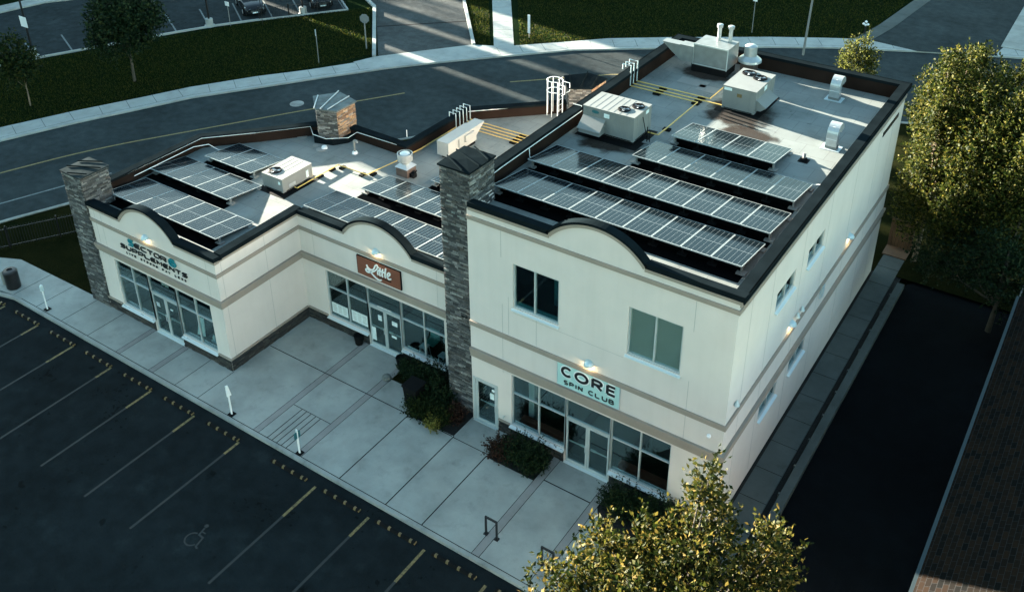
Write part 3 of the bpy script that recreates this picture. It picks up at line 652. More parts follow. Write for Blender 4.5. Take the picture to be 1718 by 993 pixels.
# =================================================================== TALL BUILDING
tall = thing('two_storey_building', 'tall cream stucco two storey building with dark parapet and flat roof of solar panels', 'building', (-5.7, 0, 0))
H1 = [(-10.3, -9.13, 0, 2.2), (-8.5, -1.88, ZS, ZT), (-6.12, -4.24, 0, ZS)]
w_ = MB(); skin(w_, 'y', 0, -10.35, -.12, 0, 9.75, H1[:1] + [(-8.5, -6.12, ZS, ZT), (-6.12, -4.24, 0, ZT), (-4.24, -1.88, ZS, ZT), (-8.4, -6.48, 6.22, 8.12), (-3.8, -1.84, 6.2, 8.15)], .12)
RH = [(6.1, 8.1, 6.72 + .25, 7.72 + .1)]
RW_UP = [(3.75, 5.6, 7.1, 7.85), (6.95, 8.75, 7.1, 7.85)]
RW_LO = [(3.55, 5.3, 2.35, 3.0), (6.6, 8.4, 2.35, 3.0)]
skin(w_, 'x', -.12, 0, 19.1, 0, 9.8, RW_UP + RW_LO, .12, sgn=1)
w_.quad((-11.25, 1.7, 0), (-11.25, 19.1, 0), (-11.25, 19.1, 9.8), (-11.25, 1.7, 9.8)); w_.quad((-11.25, 19.1, 0), (-.12, 19.1, 0), (-.12, 19.1, 9.8), (-11.25, 19.1, 9.8))
w_.quad((-10.35, 0, 0), (-10.35, 1.7, 0), (-10.35, 1.7, 9.75), (-10.35, 0, 9.75))
w_.build('wall', 'stucco', tall)
facade_top(tall, 0, -10.28, .02, -6.95, -3.28, 10.08, .86, ov=.07, depth=.34, zsk=.33)
# inner faces of the parapet and caps on the other three sides
OUT = [(-.0, 0.30), (-.0, 19.2), (-11.33, 19.2), (-11.33, 1.6)]
pi_ = MB(); pi_.strip(OUT, -.12, -.36, 9.2, 9.86); pi_.box(-10.3, -.3, .25, .31, 9.2, 9.8); pi_.build('parapet_flashing', 'flash', tall)
cp = MB(); cp.strip(OUT, .02, -.40, 9.86, 9.99); cp.strip([(0, -.05)] + OUT[:1] + OUT[1:], .03, -.02, 9.78, 9.99); cp.build('parapet_cap', 'cap', tall)
rf = MB(); rf.prism([(-11.2, .2), (-.15, .2), (-.15, 19.0), (-11.2, 19.0)], 8.95, 9.25); rf.build('roof', 'roof', tall)
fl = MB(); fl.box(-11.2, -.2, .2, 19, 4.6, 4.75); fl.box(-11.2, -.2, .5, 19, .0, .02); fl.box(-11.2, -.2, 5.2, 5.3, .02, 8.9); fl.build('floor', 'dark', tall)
# taupe bands
bn = MB()
RB = [(-10.36, 0), (-.12, 0), (-.12, 19.1)]
bn.strip(RB, 0, .05, 9.34, 9.5); bn.strip(RB, 0, .06, 4.68, 4.88)
bn.strip(RB, 0, .11, 3.5, 3.62); bn.strip(RB, 0, .08, 3.36, 3.5); bn.strip(RB, 0, .055, 3.2, 3.36)
bn.strip([(-.12, 0), (-.12, 19.1)], 0, .04, 9.6, 9.72)
bn.build('band', 'taupe', tall)
cj = MB()
for x, a, b in ((-8.87, 3.0, 6.2), (-8.6, 4.9, 6.6), (-1.5, 3.62, 6.1), (-1.5, 8.1, 9.3), (-7.4, 4.9, 6.05), (-8.9, 8.2, 9.3)): cj.box(x - .007, x + .007, -.003, .01, a, b)
cj.box(-8.4, -3.9, -.003, .01, 5.98, 5.99)
for yy in (1.2, 3.2, 6.3, 9.2, 12.4, 15.5, 17.6): cj.box(-.13, -.117, yy - .007, yy + .007, 0.3, 9.3)
cj.build('control_joint', 'joint', tall)
for a, l_ in ((-9.1, 2.96), (-4.2, 4.12)): sb = MB(); ledge(sb, (a, 0), (1, 0), (0, -1), l_, 0, .58, DARK); sb.build('stone_base', 'stone', tall)
for a, b in ((-9.1, -8.58), (-1.83, -.06)): MB().box(a, b, -.07, .0, .58, .64).build('base_ledge', 'taupe', tall)
# storefront
f1, _ = frame_grid(tall, 'y', 0, -8.5, -6.12, ZS, ZT, [-7.3], [ZTR], .1, name='window'); sill(f1, 'y', 0, -8.56, -6.13, ZS)
f2, _ = frame_grid(tall, 'y', 0, -6.12, -4.24, ZTR, ZT, [], [], .1, name='transom_window')
f3, _ = frame_grid(tall, 'y', 0, -4.24, -1.88, ZS, ZT, [-3.06], [ZTR], .1, name='window'); sill(f3, 'y', 0, -4.22, -1.84, ZS)
double_door(tall, 0, -6.12, -4.24, .1)
# small door
d_ = MB(); d_.box(-10.3, -10.2, -.02, .1, 0, 2.2); d_.box(-9.2, -9.13, -.02, .1, 0, 2.2); d_.box(-10.2, -9.2, -.02, .1, 2.1, 2.2); d_.box(-10.3, -9.13, -.08, .08, .003, .035)
d_.box(-10.2, -10.08, .01, .06, .04, 2.1); d_.box(-9.3, -9.2, .01, .06, .04, 2.1); d_.box(-10.08, -9.3, .011, .06, 2.02, 2.1); d_.box(-10.08, -9.3, .011, .06, .04, .16)
do = d_.build('side_door', 'alu', tall); g = MB(); g.box(-10.08, -9.3, .03, .038, .16, 2.02); g.build('pane', 'glass', do)
h = MB(); h.tube([(-9.25, .01, .85), (-9.25, -.05, .88), (-9.25, -.05, 1.15), (-9.25, .01, 1.18)], .016, 6); h.box(-10.05, -9.3, .1, .13, 1.0, 1.04); h.box(-9.6, -9.35, .09, .14, .98, 1.08); h.build('handle', 'alu', do)
n_ = MB(); n_.box(-9.52, -9.33, .02, .026, 1.38, 1.68); n_.build('notice', 'paper', do); n_ = MB(); n_.add([(x, .022, z) for x, z in earc(-9.37, 1.84, .07, .07, 0, 360, 16)[:-1]], [list(range(16))]); n_.build('notice', 'paper', do)
# upper windows
f4, _ = frame_grid(tall, 'y', 0, -8.4, -6.48, 6.22, 8.12, [-7.5], [], .1, w=.06); sill(f4, 'y', 0, -8.45, -6.45, 6.22, .08)
f5, _ = frame_grid(tall, 'y', 0, -3.8, -1.84, 6.2, 8.15, [-2.82], [], .1, w=.06); sill(f5, 'y', 0, -3.85, -1.8, 6.2, .08)
b_ = MB(); b_.box(-3.78, -1.86, .125, .135, 6.2, 8.1); b_.build('blind', 'blind', f5)
b_ = MB(); b_.box(-8.38, -6.5, .15, .2, 6.2, 6.42); b_.box(-7.4, -6.9, 1.2, 1.3, 6.0, 7.9); b_.build('inner_shelf', 'tealdark', f4)
for yy in RW_UP + RW_LO:
    fw, _ = frame_grid(tall, 'x', -.12, yy[0], yy[1], yy[2], yy[3], [(yy[0] + yy[1]) / 2], [], .08, sgn=1, w=.06); sill(fw, 'x', -.12, yy[0] - .04, yy[1] + .04, yy[2], .1)
# sign
sg = MB(); sg.box(-6.45, -3.95, -.045, 0.001, 3.69, 4.70); sgo = sg.build('shop_sign', 'signteal', tall, label='pale teal panel reading CORE SPIN CLUB')
bo = MB(); bo.box(-6.47, -6.45, -.055, 0.0, 3.67, 4.72); bo.box(-3.95, -3.93, -.055, 0, 3.67, 4.72); bo.box(-6.45, -3.95, -.054, 0, 4.70, 4.72); bo.box(-6.45, -3.95, -.054, 0, 3.67, 3.69); bo.build('sign_frame', 'galvl', sgo)
for mt, th_, yy in (('white', .2, -.056), ('letter', .105, -.07)):
    t_ = MB()
    for ch, a, b in (('C', -6.25, -5.86), ('O', -5.69, -5.22), ('R', -5.0, -4.62), ('E', -4.41, -4.08)): text(t_, ch, a, 4.2, b - a, .36, 0, th_, yy, -.045)
    t_.build('lettering_outline' if mt == 'white' else 'lettering', mt, sgo)
t_ = MB(); text(t_, 'SPIN', -6.17, 3.80, .16, .16, .08, .05, -.056, -.045); t_.build('lettering', 'letter', sgo); t_ = MB(); text(t_, 'CLUB', -5.15, 3.80, .19, .17, .085, .05, -.056, -.045); t_.build('lettering', 'letter', sgo)
wl = MB()     # small dark letters high on the side wall, too small to read
x = 15.8
while x < 18.2:
    hh = random.uniform(.16, .26); ww = random.uniform(.05, .11); wl.box(-.118, -.09, x, x + ww * .35, 8.72, 8.72 + .22); wl.box(-.118, -.09, x + ww * .35, x + ww, 8.72 + hh * .4, 8.72 + hh * .4 + .05); x += ww + .05
wl.build('wall_lettering', 'letter', tall)
lc = MB(); lc.box(-.118, -.03, 9.55, 9.85, 4.15, 4.7); lc.build('meter_box', 'galvl', tall)
# centre pillar
P2 = [(-11.66, .22), (-10.37, .22), (-10.37, 1.72), (-11.66, 1.72)]
pl2, ex = stone_pillar(tall, P2, 0, 11.0, GREY)
seam_ribs(pl2, [((-11.72, 1.3), (-10.3, .75)), ((-11.72, .75), (-10.6, .14)), ((-11.3, 1.85), (-10.3, 1.3))], 11.1)
wall_lamp('dome wall lamp glowing above the pale teal CORE SPIN CLUB sign', -5.2, 0, 5.18)
wall_lamp('dome wall lamp on the side wall nearest the rear corner', -.12, 12.9, 5.35, 'x')
wall_lamp('dome wall lamp on the side wall beside the two small cone fixtures', -.12, 5.95, 5.25, 'x')
for yy, lb in ((6.45, 'small dark cone fixture next to the side wall dome lamp'), (6.95, 'small dark cone fixture farther from the side wall dome lamp'), (.65, 'small dark cone fixture near the front corner of the side wall')):
    c_ = MB(); c_.lathe((-.03, yy, 5.2 if yy > 1 else 5.3), [(.09, 0), (.10, .03), (.02, .22)], 10); tag(c_.build('cone_fixture', 'galvl'), lb, 'wall fixture', 'cone fixtures on the side wall')
c_ = MB(); c_.lathe((-.6, -.05, 4.16), [(.03, 0), (.075, .05), (.075, .1), (.03, .15)], 12); tag(c_.build('security_camera', 'white'), 'small white dome camera low on the front wall near the right corner', 'camera')
c_ = MB(); c_.tube([(-8.83, -.002, .86), (-8.83, -.08, .86), (-8.83, -.1, .80)], .02, 6); c_.tube([(-8.88, -.06, .9), (-8.78, -.06, .9)], .012, 6); tag(c_.build('hose_tap', 'galv'), 'small metal hose tap on the wall beside the narrow door', 'tap')
# interior of the spin club seen through the glass
for nm, lb, ct, bxs, mt in (('inner_column', 'pale column inside the spin club window', 'column', [(-8.3, -8.05, .9, 1.15, 0.02, 3.4)], 'galvl'), ('low_bench', 'red brown low bench behind the spin club windows', 'bench', [(-8.4, -6.3, .5, .75, .35, .6), (-4.1, -2.0, .5, .75, .35, .6)], 'red_wood')):
    for b3 in bxs: tag(MB().box(*b3).build(nm, mt), lb + (', left of the doors' if b3[0] < -5 and ct == 'bench' else ', right of the doors' if ct == 'bench' else ''), ct, 'low benches' if ct == 'bench' else None)

# =================================================================== LOW BUILDING
low = thing('single_storey_building', 'low cream stucco shop building with two arched parapets and stone corner pillar', 'building', (-20, 0, 0))
ly, my = -3.37, 1.23
LP = [(-28.85, ly), (-20.56, ly), (-20.56, my), (-11.66, my), (-11.27, my + .55), (-11.27, 19.0), (-14.9, 18.5), (-16.7, 17.37), (-20.62, 13.63), (-20.67, 8.79), (-24.08, 8.88), (-26.06, 8.0), (-27.97, 5.83), (-29.9, 3.8), (-29.86, -2.0)]
w_ = MB()
skin(w_, 'y', ly, -28.85, -20.56, 0, 5.55, [(-27.72, -25.5, ZS, ZT), (-25.5, -23.64, 0, ZT), (-23.64, -21.36, ZS, ZT)], .12)
skin(w_, 'y', my, -20.56, -11.6, 0, 5.55, [(-19.22, -16.86, ZS, ZT), (-16.86, -14.98, 0, ZT), (-14.98, -12.62, ZS, ZT)], .12)
w_.quad((-20.56, ly, 0), (-20.56, my, 0), (-20.56, my, 5.55), (-20.56, ly, 5.55))
for a, b in zip(LP[4:], LP[5:]): w_.quad((*a, 0), (*b, 0), (*b, 5.55), (*a, 5.55))
w_.quad((-28.85, ly, 0), (-28.85, -2, 0), (-28.85, -2, 5.55), (-28.85, ly, 5.55)); w_.quad((-29.86, -2, 0), (-28.85, -2, 0), (-28.85, -2, 5.55), (-29.86, -2, 5.55))
w_.build('wall', 'stucco', low)
facade_top(low, ly, -28.86, -20.5, -26.62, -22.96, 5.78, .95)
facade_top(low, my, -20.48, -11.68, -17.86, -14.1, 5.78, .95)
SIDE = [(-20.56, ly + .30), (-20.56, my + .2)]
REAR = [(-11.3, 19.0), (-14.9, 18.5), (-16.7, 17.37), (-20.62, 13.63), (-20.67, 8.79), (-24.08, 8.88), (-26.06, 8.0), (-27.97, 5.83), (-29.9, 3.8), (-29.86, -2.0)]
pi_ = MB(); pi_.strip(REAR, -.06, -.28, 5.05, 5.62); pi_.strip(SIDE, -.05, -.28, 5.05, 5.55); pi_.box(-28.6, -20.8, ly + .25, ly + .31, 5.05, 5.5); pi_.box(-20.6, -11.7, my + .25, my + .31, 5.05, 5.5)
pi_.build('parapet_flashing', 'flash', low)
MB().strip(REAR, .04, -.36, 5.62, 5.74).build('parapet_cap', 'cap', low); MB().strip(SIDE, .075, -.32, 5.56, 5.765).build('parapet_cap', 'cap', low)
rf = MB(); rf.prism([(x + (.1 if x < -25 else -.1 if x > -12 else 0), y_) for x, y_ in [(-28.8, ly + .1), (-20.6, ly + .1), (-20.6, my + .1), (-11.3, my + .1), (-11.3, 18.9), (-14.9, 18.4), (-16.7, 17.3), (-20.55, 13.6), (-20.6, 8.85), (-24.1, 8.8), (-26.06, 7.9), (-27.9, 5.75), (-29.8, 3.75), (-29.8, -1.95), (-28.8, -1.95)]], 4.85, 5.1); rf.build('roof', 'roof', low)
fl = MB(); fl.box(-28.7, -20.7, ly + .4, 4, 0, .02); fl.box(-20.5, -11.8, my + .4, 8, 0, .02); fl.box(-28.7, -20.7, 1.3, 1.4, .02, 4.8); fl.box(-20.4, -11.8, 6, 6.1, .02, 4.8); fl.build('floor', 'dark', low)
bn = MB()
LB = [(-28.85, ly), (-20.56, ly), (-20.56, my), (-11.66, my)]
bn.strip(LB, 0, .05, 4.76, 4.93); bn.strip(LB, 0, .12, 3.5, 3.62); bn.strip(LB, 0, .09, 3.38, 3.5); bn.strip(LB, 0, .06, 3.26, 3.38)
bn.strip([(-20.56, ly), (-20.56, my)], 0, .045, 5.44, 5.57)
bn.build('band', 'taupe', low)
cj = MB()
for x in (-28.45, -28.0, -21.15): cj.box(x - .006, x + .006, ly - .003, ly + .01, 3.05, 5.4)
for x in (-19.75, -12.9): cj.box(x - .006, x + .006, my - .003, my + .01, 3.6, 5.4)
for yy in (-3.08, -.75): cj.box(-20.561, -20.557, yy - .006, yy + .006, .64, 5.4)
cj.build('control_joint', 'joint', low)
for o_, u_, n_, l_ in (((-28.85, ly), (1, 0), (0, -1), 3.3), ((-23.64, ly), (1, 0), (0, -1), 3.08), ((-20.56, ly), (0, 1), (1, 0), 4.6), ((-20.56, my), (1, 0), (0, -1), 3.68), ((-14.96, my), (1, 0), (0, -1), 3.3)):
    sb = MB(); ledge(sb, o_, u_, n_, l_, 0, .58, DARK); sb.build('stone_base', 'stone', low)
for b6 in ((-28.85, -27.8, ly - .07, ly, .58, .645), (-21.3, -20.49, ly - .07, ly, .58, .645), (-20.56, -20.49, ly, my - .07, .58, .645), (-20.49, -19.3, my - .07, my, .58, .645)): MB().box(*b6).build('base_ledge', 'taupe', low)
for pl_, u in ((ly, (-27.72, -26.6, -25.5, -23.64, -22.43, -21.36)), (my, (-19.22, -18.02, -16.86, -14.98, -13.75, -12.62))):
    a, _ = frame_grid(low, 'y', pl_, u[0], u[2], ZS, ZT, [u[1]], [ZTR], .1); sill(a, 'y', pl_, u[0] - .06, u[2] - .01, ZS)
    frame_grid(low, 'y', pl_, u[2], u[3], ZTR, ZT, [], [], .1, name='transom_window')
    b, _ = frame_grid(low, 'y', pl_, u[3], u[5], ZS, ZT, [u[4]], [ZTR], .1); sill(b, 'y', pl_, u[3] + .02, u[5] + .05, ZS)
    double_door(low, pl_, u[2], u[3], .1)
def note(parent, x0, x1, z0, z1, y_, rows=0, mat='paper', nm='notice'):
    n_ = MB(); n_.box(x0, x1, y_, y_ + .006, z0, z1); o = n_.build(nm, mat, parent)
    if rows:
        r_ = MB(); hgt = (z1 - z0)
        for i in range(rows):
            for q in range(3):
                a = x0 + (x1 - x0) * (.08 + q * .31); r_.box(a, a + (x1 - x0) * random.uniform(.16, .24), y_ - .002, y_, z1 - hgt * (.14 + .8 * i / rows), z1 - hgt * (.14 + .8 * i / rows) + hgt * .022)
        r_.build('print', 'joint', o)
    return o
yl = my + .085
note(low, -19.1, -18.15, .82, 1.36, yl, 9); note(low, -17.92, -17.0, .82, 1.4, yl, 9)
note(low, -16.33, -16.12, 1.52, 1.8, my + .06, 2); note(low, -15.55, -15.25, 1.56, 1.78, my + .06, 0); note(low, -15.62, -15.34, .88, 1.0, my + .06, 0); note(low, -16.76, -16.52, .32, 1.02, my + .06, 0)
x = -16.33
while x < -15.65:       # white door lettering, too small to read
    ww = random.uniform(.10, .2); t_ = MB(); t_.box(x, x + ww, my + .075, my + .085, 2.235, 2.275); t_.build('transom_lettering', 'white', low); x += ww + .035
note(low, -25.25, -25.02, 1.48, 1.7, ly + .06, 0, 'galvl'); note(low, -24.3, -24.14, 1.6, 1.68, ly + .06, 0)
t_ = MB(); t_.box(-24.86, -24.3, ly + .2, ly + .22, 2.62, 2.9); oo = t_.build('open_sign', 'black', low, label='dark OPEN sign hanging in the transom window')
t_ = MB(); text(t_, 'OPEN', -24.79, 2.70, .09, .12, .035, .02, ly + .19, ly + .2); t_.build('lettering', 'paper', oo)
# SECTOR 6 lettering
sgo = MB(); 
sgo.mi = []
lt = MB(); x = -25.79
text(lt, 'ECTOR', -25.8, 4.40, .33, .2, .105, .038, ly - .06, ly - .02, TECH)
text(lt, 'SUPPLEMENTS', -26.84, 4.07, .29, .18, .118, .038, ly - .06, ly - .02, TECH)
lo_ = lt.build('shop_lettering', 'letter', low, label='dark letters reading SECTOR 6 SUPPLEMENTS')
st = MB(); text(st, 'LIVE STRONG PAY LESS', -26.53, 3.83, .085, .085, .122, .022, ly - .05, ly - .02, GL, space=.9); st.build('small_lettering', 'letter', lo_)
t6 = MB(); text(t6, 'S', -26.2, 4.40, .3, .27, 0, .07, ly - .065, ly - .02, TECH); text(t6, '6', -23.5, 4.36, .38, .3, 0, .09, ly - .065, ly - .02, TECH); t6.build('teal_lettering', 'letterteal', lo_)
# LITTLE board
sg = MB(); sg.box(-17.13, -14.77, my - .07, my - .001, 3.75, 4.65); so_ = sg.build('shop_sign', 'signbrown', low, label='brown board with white script reading Little')
sf = MB(); sf.box(-17.15, -14.75, my - .06, my - .002, 4.65, 4.67); sf.box(-14.77, -14.75, my - .075, my - .002, 3.75, 4.65); sf.box(-17.15, -17.13, my - .07, my - .002, 3.75, 4.65); sf.build('sign_frame', 'black', so_)
ST = [[(-16.58, 4.37), (-16.55, 4.27), (-16.46, 4.20), (-16.33, 4.19), (-16.22, 4.26), (-16.15, 4.38), (-16.10, 4.50), (-16.03, 4.56), (-15.97, 4.54), (-15.98, 4.43), (-16.05, 4.31), (-16.18, 4.19), (-16.34, 4.08), (-16.5, 4.01), (-16.62, 4.03), (-16.66, 4.12), (-16.58, 4.18), (-16.44, 4.11), (-16.3, 4.0), (-16.17, 3.91), (-16.05, 3.85), (-15.91, 3.83), (-15.8, 3.89)],
 [(-15.96, 4.3), (-16.0, 4.14), (-15.95, 4.09)], [(-15.93, 4.5), (-15.94, 4.44)], [(-15.83, 4.48), (-15.89, 4.12), (-15.83, 4.08)], [(-15.69, 4.47), (-15.76, 4.12), (-15.7, 4.08)], [(-15.96, 4.33), (-15.6, 4.33)], [(-15.52, 4.57), (-15.60, 4.15), (-15.54, 4.1)],
 [(-15.47, 4.2), (-15.34, 4.28), (-15.29, 4.38), (-15.37, 4.43), (-15.46, 4.3), (-15.46, 4.15), (-15.38, 4.08), (-15.26, 4.15)]]
def smoothp(p_, it=2):
    for _ in range(it):
        q = [p_[0]]
        for a, b in zip(p_, p_[1:]): q += [(a[0] * .75 + b[0] * .25, a[1] * .75 + b[1] * .25), (a[0] * .25 + b[0] * .75, a[1] * .25 + b[1] * .75)]
        p_ = q + [p_[-1]]
    return p_
t_ = MB()
for i, s_ in enumerate(ST): stroke(t_, smoothp(s_, 2 if len(s_) > 2 else 0), .065, my - .1 - .0006 * i, my - .07)
t_.build('lettering', 'white', so_)
t_ = MB(); t_.box(-15.98, -15.28, my - .08, my - .07, 3.955, 4.0); t_.build('underline', 'black', so_)
wall_lamp('dome wall lamp glowing above the SECTOR 6 lettering', -24.88, ly, 5.26)
wall_lamp('dome wall lamp glowing above the brown Little sign', -16.04, my, 5.22)
# pillars of the low building
PL = [(-30.14, -3.42), (-28.82, -3.42), (-28.82, -2.06), (-30.14, -2.06)]
pl3, ex = stone_pillar(low, PL, 0, 6.85, GREY, capmat='capd')
seam_ribs(pl3, [((-30.2, -3.1), (-28.76, -2.4)), ((-30.2, -2.55), (-29.2, -1.99)), ((-29.6, -3.49), (-28.76, -3.1))], 6.95)
PS = [(-25.12, 7.38), (-24.12, 7.72), (-24.12, 9.05), (-25.45, 9.4), (-26.2, 8.35)]
pl4, ex = stone_pillar(low, PS, 5.4, 6.92, GREY, pal_lit=WARM_LIT, capmat='capm')
seam_ribs(pl4, [((-25.18, 7.25), (-26.1, 8.5)), ((-24.85, 7.35), (-25.6, 9.5)), ((-24.5, 7.5), (-24.7, 9.3))], 7.0, 'galv')
cb = MB(); cb.prism([(-25.3, 7.15), (-24.3, 7.45), (-23.85, 8.1), (-23.85, 9.2), (-25.5, 9.6), (-26.5, 8.3)], 5.1, 5.42); cb.build('curb', 'cap', pl4)
PB = [(-16.0, 16.55), (-15.03, 17.15), (-15.0, 18.6), (-16.1, 18.7), (-16.95, 17.75)]
pl5, ex = stone_pillar(low, PB, 5.0, 6.85, GREY, pal_lit=WARM_LIT)
seam_ribs(pl5, [((-15.9, 16.6), (-16.8, 17.9)), ((-15.5, 16.8), (-16.2, 18.8)), ((-15.05, 17.2), (-15.5, 18.7))], 6.95)

# =================================================================== solar arrays
def solar_array(label, x0, n, pw, yn, yf, zn, zf, zr, grp='tilted solar panel rows on the flat roofs'):
    t = thing('solar_array', label, 'solar panels', (x0, yn, zr), grp)
    def P(u, v, dz=0): return (x0 + u, yn + (yf - yn) * v, zn + (zf - zn) * v + dz)
    proto = None
    for i in range(n):
        if proto is None:
            b = MB(); b.quad(P(.02, .01, .002), P(pw - .02, .01, .002), P(pw - .02, .99, .002), P(.02, .99, .002), uv=True); po = b.build('solar_panel', 'pv', t)
            f = MB(); e = .018
            for u0, u1, v0, v1 in ((.006, .006 + e * 1.2, 0, 1), (pw - .006 - e * 1.2, pw - .006, 0, 1), (.02, pw - .02, 0, .013), (.02, pw - .02, .987, 1)):
                f.hexa([P(u0, v0, -.035), P(u1, v0, -.035), P(u1, v1, -.035), P(u0, v1, -.035), P(u0, v0, .008), P(u1, v0, .008), P(u1, v1, .008), P(u0, v1, .008)])
            f.build('panel_frame', 'pvframe', po)
            k_ = MB(); k_.quad(P(.02, .01, -.03), P(.02, .99, -.03), P(pw - .02, .99, -.03), P(pw - .02, .01, -.03)); k_.build('backsheet', 'dark', po)
            proto = po
        else:
            c = copy_tree(proto, t); c.location.x += pw * i
    Wd = pw * n
    q = MB(); q.box(x0 + .12, x0 + Wd - .12, yn + .3, yn + .32, zr + .02, zn - .13); q.build('shade_plate', 'deep', t)  # black plate painting in the shade below the raised panel edge
    q = MB(); q.box(x0 - .02, x0 + Wd + .02, yn - .30, yn + .42, zr + .003, zr + .012); q.build('shade_sheet', 'deep', t)  # near-black sheet standing in for roof shadow along the row
    for v in (.12, .88):
        zc = zn + (zf - zn) * v; yy = yn + (yf - yn) * v
        r_ = MB(); r_.box(x0 + .02, x0 + Wd - .02, yy - .03, yy + .03, zc - .09, zc - .04); r_.build('rail', 'galv', t)
    for i in range(n + 1):
        x = x0 + min(max(i * pw, .08), Wd - .08)
        for v in (.12, .88):
            zc = zn + (zf - zn) * v; yy = yn + (yf - yn) * v; fb = MB(); fb.box(x - .03, x + .03, yy - .05, yy + .05, zr + .05, max(zc - .09, zr + .08)); fb.box(x - .16, x + .16, yy - .13, yy + .13, zr, zr + .07)
            fb.build('foot', 'black' if 0 < i < n else 'unitl', t)
    return t
ZT_, ZL_ = 9.25, 5.1
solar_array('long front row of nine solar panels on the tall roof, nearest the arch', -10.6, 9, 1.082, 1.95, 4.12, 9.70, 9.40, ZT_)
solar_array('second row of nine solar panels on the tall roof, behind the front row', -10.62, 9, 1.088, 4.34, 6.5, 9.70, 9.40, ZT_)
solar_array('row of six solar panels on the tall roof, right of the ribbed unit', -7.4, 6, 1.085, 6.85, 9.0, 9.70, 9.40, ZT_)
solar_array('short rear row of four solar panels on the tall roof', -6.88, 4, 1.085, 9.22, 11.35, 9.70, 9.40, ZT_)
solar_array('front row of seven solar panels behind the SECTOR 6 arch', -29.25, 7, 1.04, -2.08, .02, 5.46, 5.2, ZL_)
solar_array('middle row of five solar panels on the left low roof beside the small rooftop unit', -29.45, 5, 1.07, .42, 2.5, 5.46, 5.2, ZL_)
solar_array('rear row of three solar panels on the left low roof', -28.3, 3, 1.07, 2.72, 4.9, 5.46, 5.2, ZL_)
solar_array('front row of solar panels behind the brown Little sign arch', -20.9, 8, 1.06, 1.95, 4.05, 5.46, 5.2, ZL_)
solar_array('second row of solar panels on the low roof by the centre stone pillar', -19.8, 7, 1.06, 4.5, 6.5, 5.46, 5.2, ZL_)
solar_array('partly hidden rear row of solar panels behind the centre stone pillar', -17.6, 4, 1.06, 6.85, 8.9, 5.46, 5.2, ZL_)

# =================================================================== rooftop units
def fan(parent, cx, cy, z, r):
    f = MB(); f.lathe((cx, cy, z), [(r * 1.06, 0), (r * 1.06, .035), (r, .04), (r, .012), (r * .99, .004)], 28); fo = f.build('fan', 'black', parent, smooth=True)
    b = MB()
    for i in range(3):
        a = i * 2 * PI / 3 + .4; c, s = math.cos(a), math.sin(a); c2, s2 = math.cos(a + .6), math.sin(a + .6)
        b.quad((cx + c * .06, cy + s * .06, z + .006), (cx + c * r * .88, cy + s * r * .88, z + .012), (cx + c2 * r * .8, cy + s2 * r * .8, z + .03), (cx + c2 * .06, cy + s2 * .06, z + .02))
    b.lathe((cx, cy, z), [(.07, .01), (.07, .035)], 10); b.build('fan_blades', 'galv', fo)
    g = MB()
    for i in range(4):
        rr = r * (.3 + .22 * i); pts = [(cx + rr * math.cos(2 * PI * k_ / 20), cy + rr * math.sin(2 * PI * k_ / 20), z + .042) for k_ in range(21)]; g.tube(pts, .004, 3, caps=False)
    g.tube([(cx - r, cy, z + .045), (cx + r, cy, z + .045)], .006, 4); g.tube([(cx, cy - r, z + .045), (cx, cy + r, z + .045)], .006, 4); g.build('fan_guard', 'blackm', fo)
